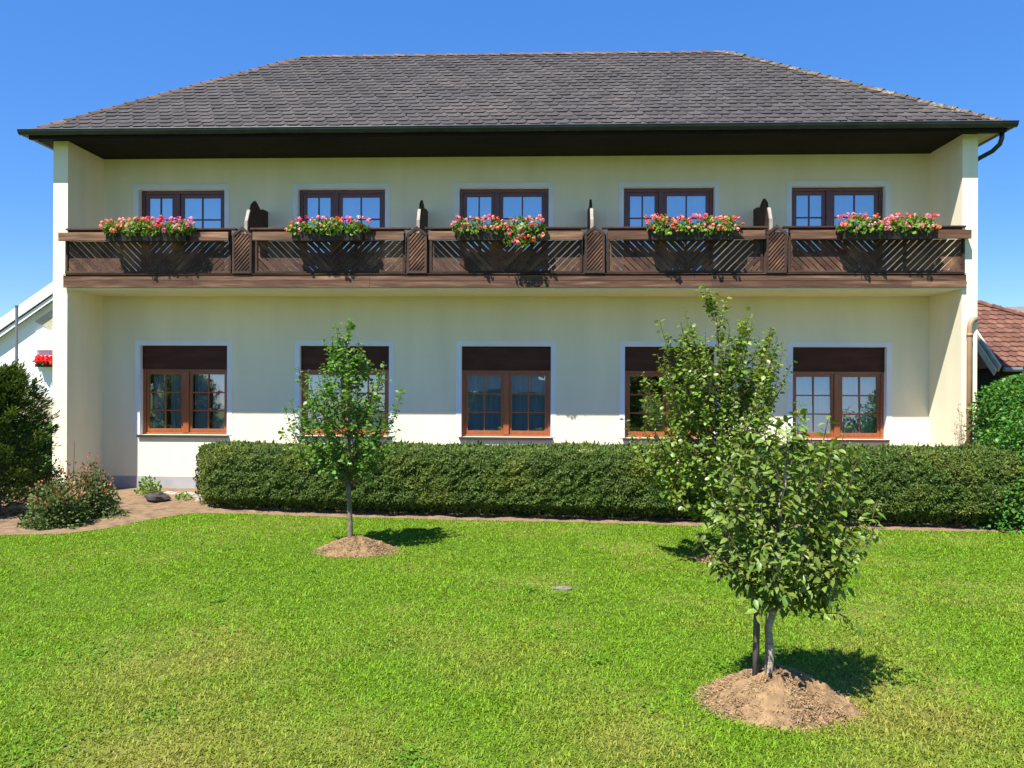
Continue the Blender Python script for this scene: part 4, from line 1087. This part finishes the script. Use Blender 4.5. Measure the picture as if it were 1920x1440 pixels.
# right-hand outbuilding with red tiles
ob = empty('outbuilding', (13, 21, 0), 'low outbuilding with red clay tile roof right of the guesthouse', 'outbuilding')
A = Vector((10.60, 20.2, 4.72)); E0 = Vector((10.50, 18.0, 2.86)); E1 = Vector((15.0, 18.0, 2.86))
mb = MB()
def otiles(mb, e0, e1, t0, t1, per, exp):
    u = (e1-e0).normalized(); n = u.cross(t0-e0).normalized(); s = n.cross(u).normalized(); H = (t0-e0).dot(s)
    for k in range(int(H/exp)+1):
        h = k*exp; top = min(h+exp*1.4, H)
        xa = ((e0+(t0-e0)*(h/H))-e0).dot(u); xb = ((e1+(t1-e1)*(h/H))-e0).dot(u)
        i = int(xa/per)-1
        while i*per < xb:
            x0 = i*per+(k % 2)*per/2; x1 = x0+per-.008; i += 1
            x0c, x1c = max(x0, xa), min(x1, xb)
            if x1c-x0c < .02: continue
            th = .028+random.uniform(-.004, .006); m = (x0c+x1c)/2; j = random.uniform(-.008, .008)
            pts = [(x0c, h+j+.02, th), (m, h+j-.012, th), (x1c, h+j+.02, th), (x1c, top, 0), (x0c, top, 0)]
            vs = [e0+u*a+s*b+n*(c+.004) for a, b, c in pts]+[e0+u*a+s*b-n*.01 for a, b, c in pts[:3]]
            mb.add(vs, [(0, 1, 2, 3, 4), (5, 6, 1, 0), (6, 7, 2, 1)])
otiles(mb, E0, E1, A, A+Vector((.02, 0, 0)), .20, .185)
mb.add([E0-Vector((0, 0, .03)), E1-Vector((0, 0, .03)), A-Vector((0, 0, .03)), Vector((15.0, 24, 2.86)), Vector((10.5, 22.4, 2.86))], [(0, 1, 2), (1, 3, 2), (3, 4, 2), (4, 0, 2)])
rf = mb.build('roof', M['red_tile'], ob)
mb = MB()
d = (E1-A); L_ = d.length; d.normalize()
for i in range(int(L_/.3)):
    p = A+d*(i*.3); q = p+d*.36; mb.tube([p+Vector((0, 0, .035)), q+Vector((0, 0, .02))], [.075, .06], 7)
mb.build('hip_cap', M['red_tile'], rf)
mb = MB(); mb.bar(E0+Vector((-.03, -.03, -.04)), A+Vector((-.03, 0, -.04)), .05, .17, up=(0, 0, 1)); mb.bar(E0+Vector((-.12, -.03, -.13)), A+Vector((-.12, 0, -.13)), .03, .16, up=(0, 0, 1)); mb.build('bargeboard', M['grey_board'], ob)
MB().box(10.75, 15.5, 18.5, 23.9, -.1, 2.84).build('wall', M['dark_board'], ob)
MB().tube([(10.55, 17.93, 2.80), (15.2, 17.93, 2.80)], .055, 8).build('gutter', M['metal'], ob)
rb = empty('far_house', (19, 33, 0), 'far house with grey brown roof behind the red tiled outbuilding', 'house')
MB().box(16.5, 30, 31, 37, -.1, 4.6).build('wall', M['beige_board'], rb)
mb = MB(); mb.add([(15.8, 30.3, 4.5), (31, 30.3, 4.5), (31, 34, 6.3), (17.9, 34, 5.75), (31, 37.7, 4.5), (15.8, 37.7, 4.5)], [(0, 1, 2, 3), (2, 4, 5, 3), (0, 3, 5)]); mb.build('roof', M['grey_tile'], rb)

# ------------------------------------------------------------------ what the panes mirror: houses and trees across the garden, behind the photographer
oh = empty('opposite_house', (-4, -24, 0), 'pale house with grey roof mirrored in the ground-floor windows', 'house')
MB().box(-9, 1.5, -30, -22, -.1, 2.5).build('wall', M['teal_wall'], oh)
mb = MB(); mb.prism([(-9.8, 0, 2.5), (-3.75, 0, 6.2), (2.3, 0, 2.5)], (0, -30.8, 0), (0, -21.4, 0)); mb.build('roof', M['pale_roof'], oh)
def back_tree(label, x, y, h, r):
    t = empty('tree', (x, y, 0), label, 'tree')
    MB().tube([(x, y, -.1), (x+.1, y, h*.4), (x, y, h*.75)], [.2, .15, .05], 8).build('trunk', M['bark'], t)
    n = 5000; u = rdir(n); q = rng.random(n)**.4; lump = 1+.3*blob_noise(u, 3, x)
    P = np.array([x, y, h*.62])+u*np.array([r, r, h*.36])*(q*lump)[:, None]
    leaves('crown', LEAFW, P, rdir(n), rdir(n)+np.array([0, 0, .8]), rng.uniform(.25, .4, n), M['leaf'], t)
back_tree('broad garden tree mirrored in the first ground-floor window', -26.2, -17, 7.0, 2.4)
back_tree('broad low garden tree mirrored in the fourth ground-floor window', 8.6, -18, 5.2, 2.4)
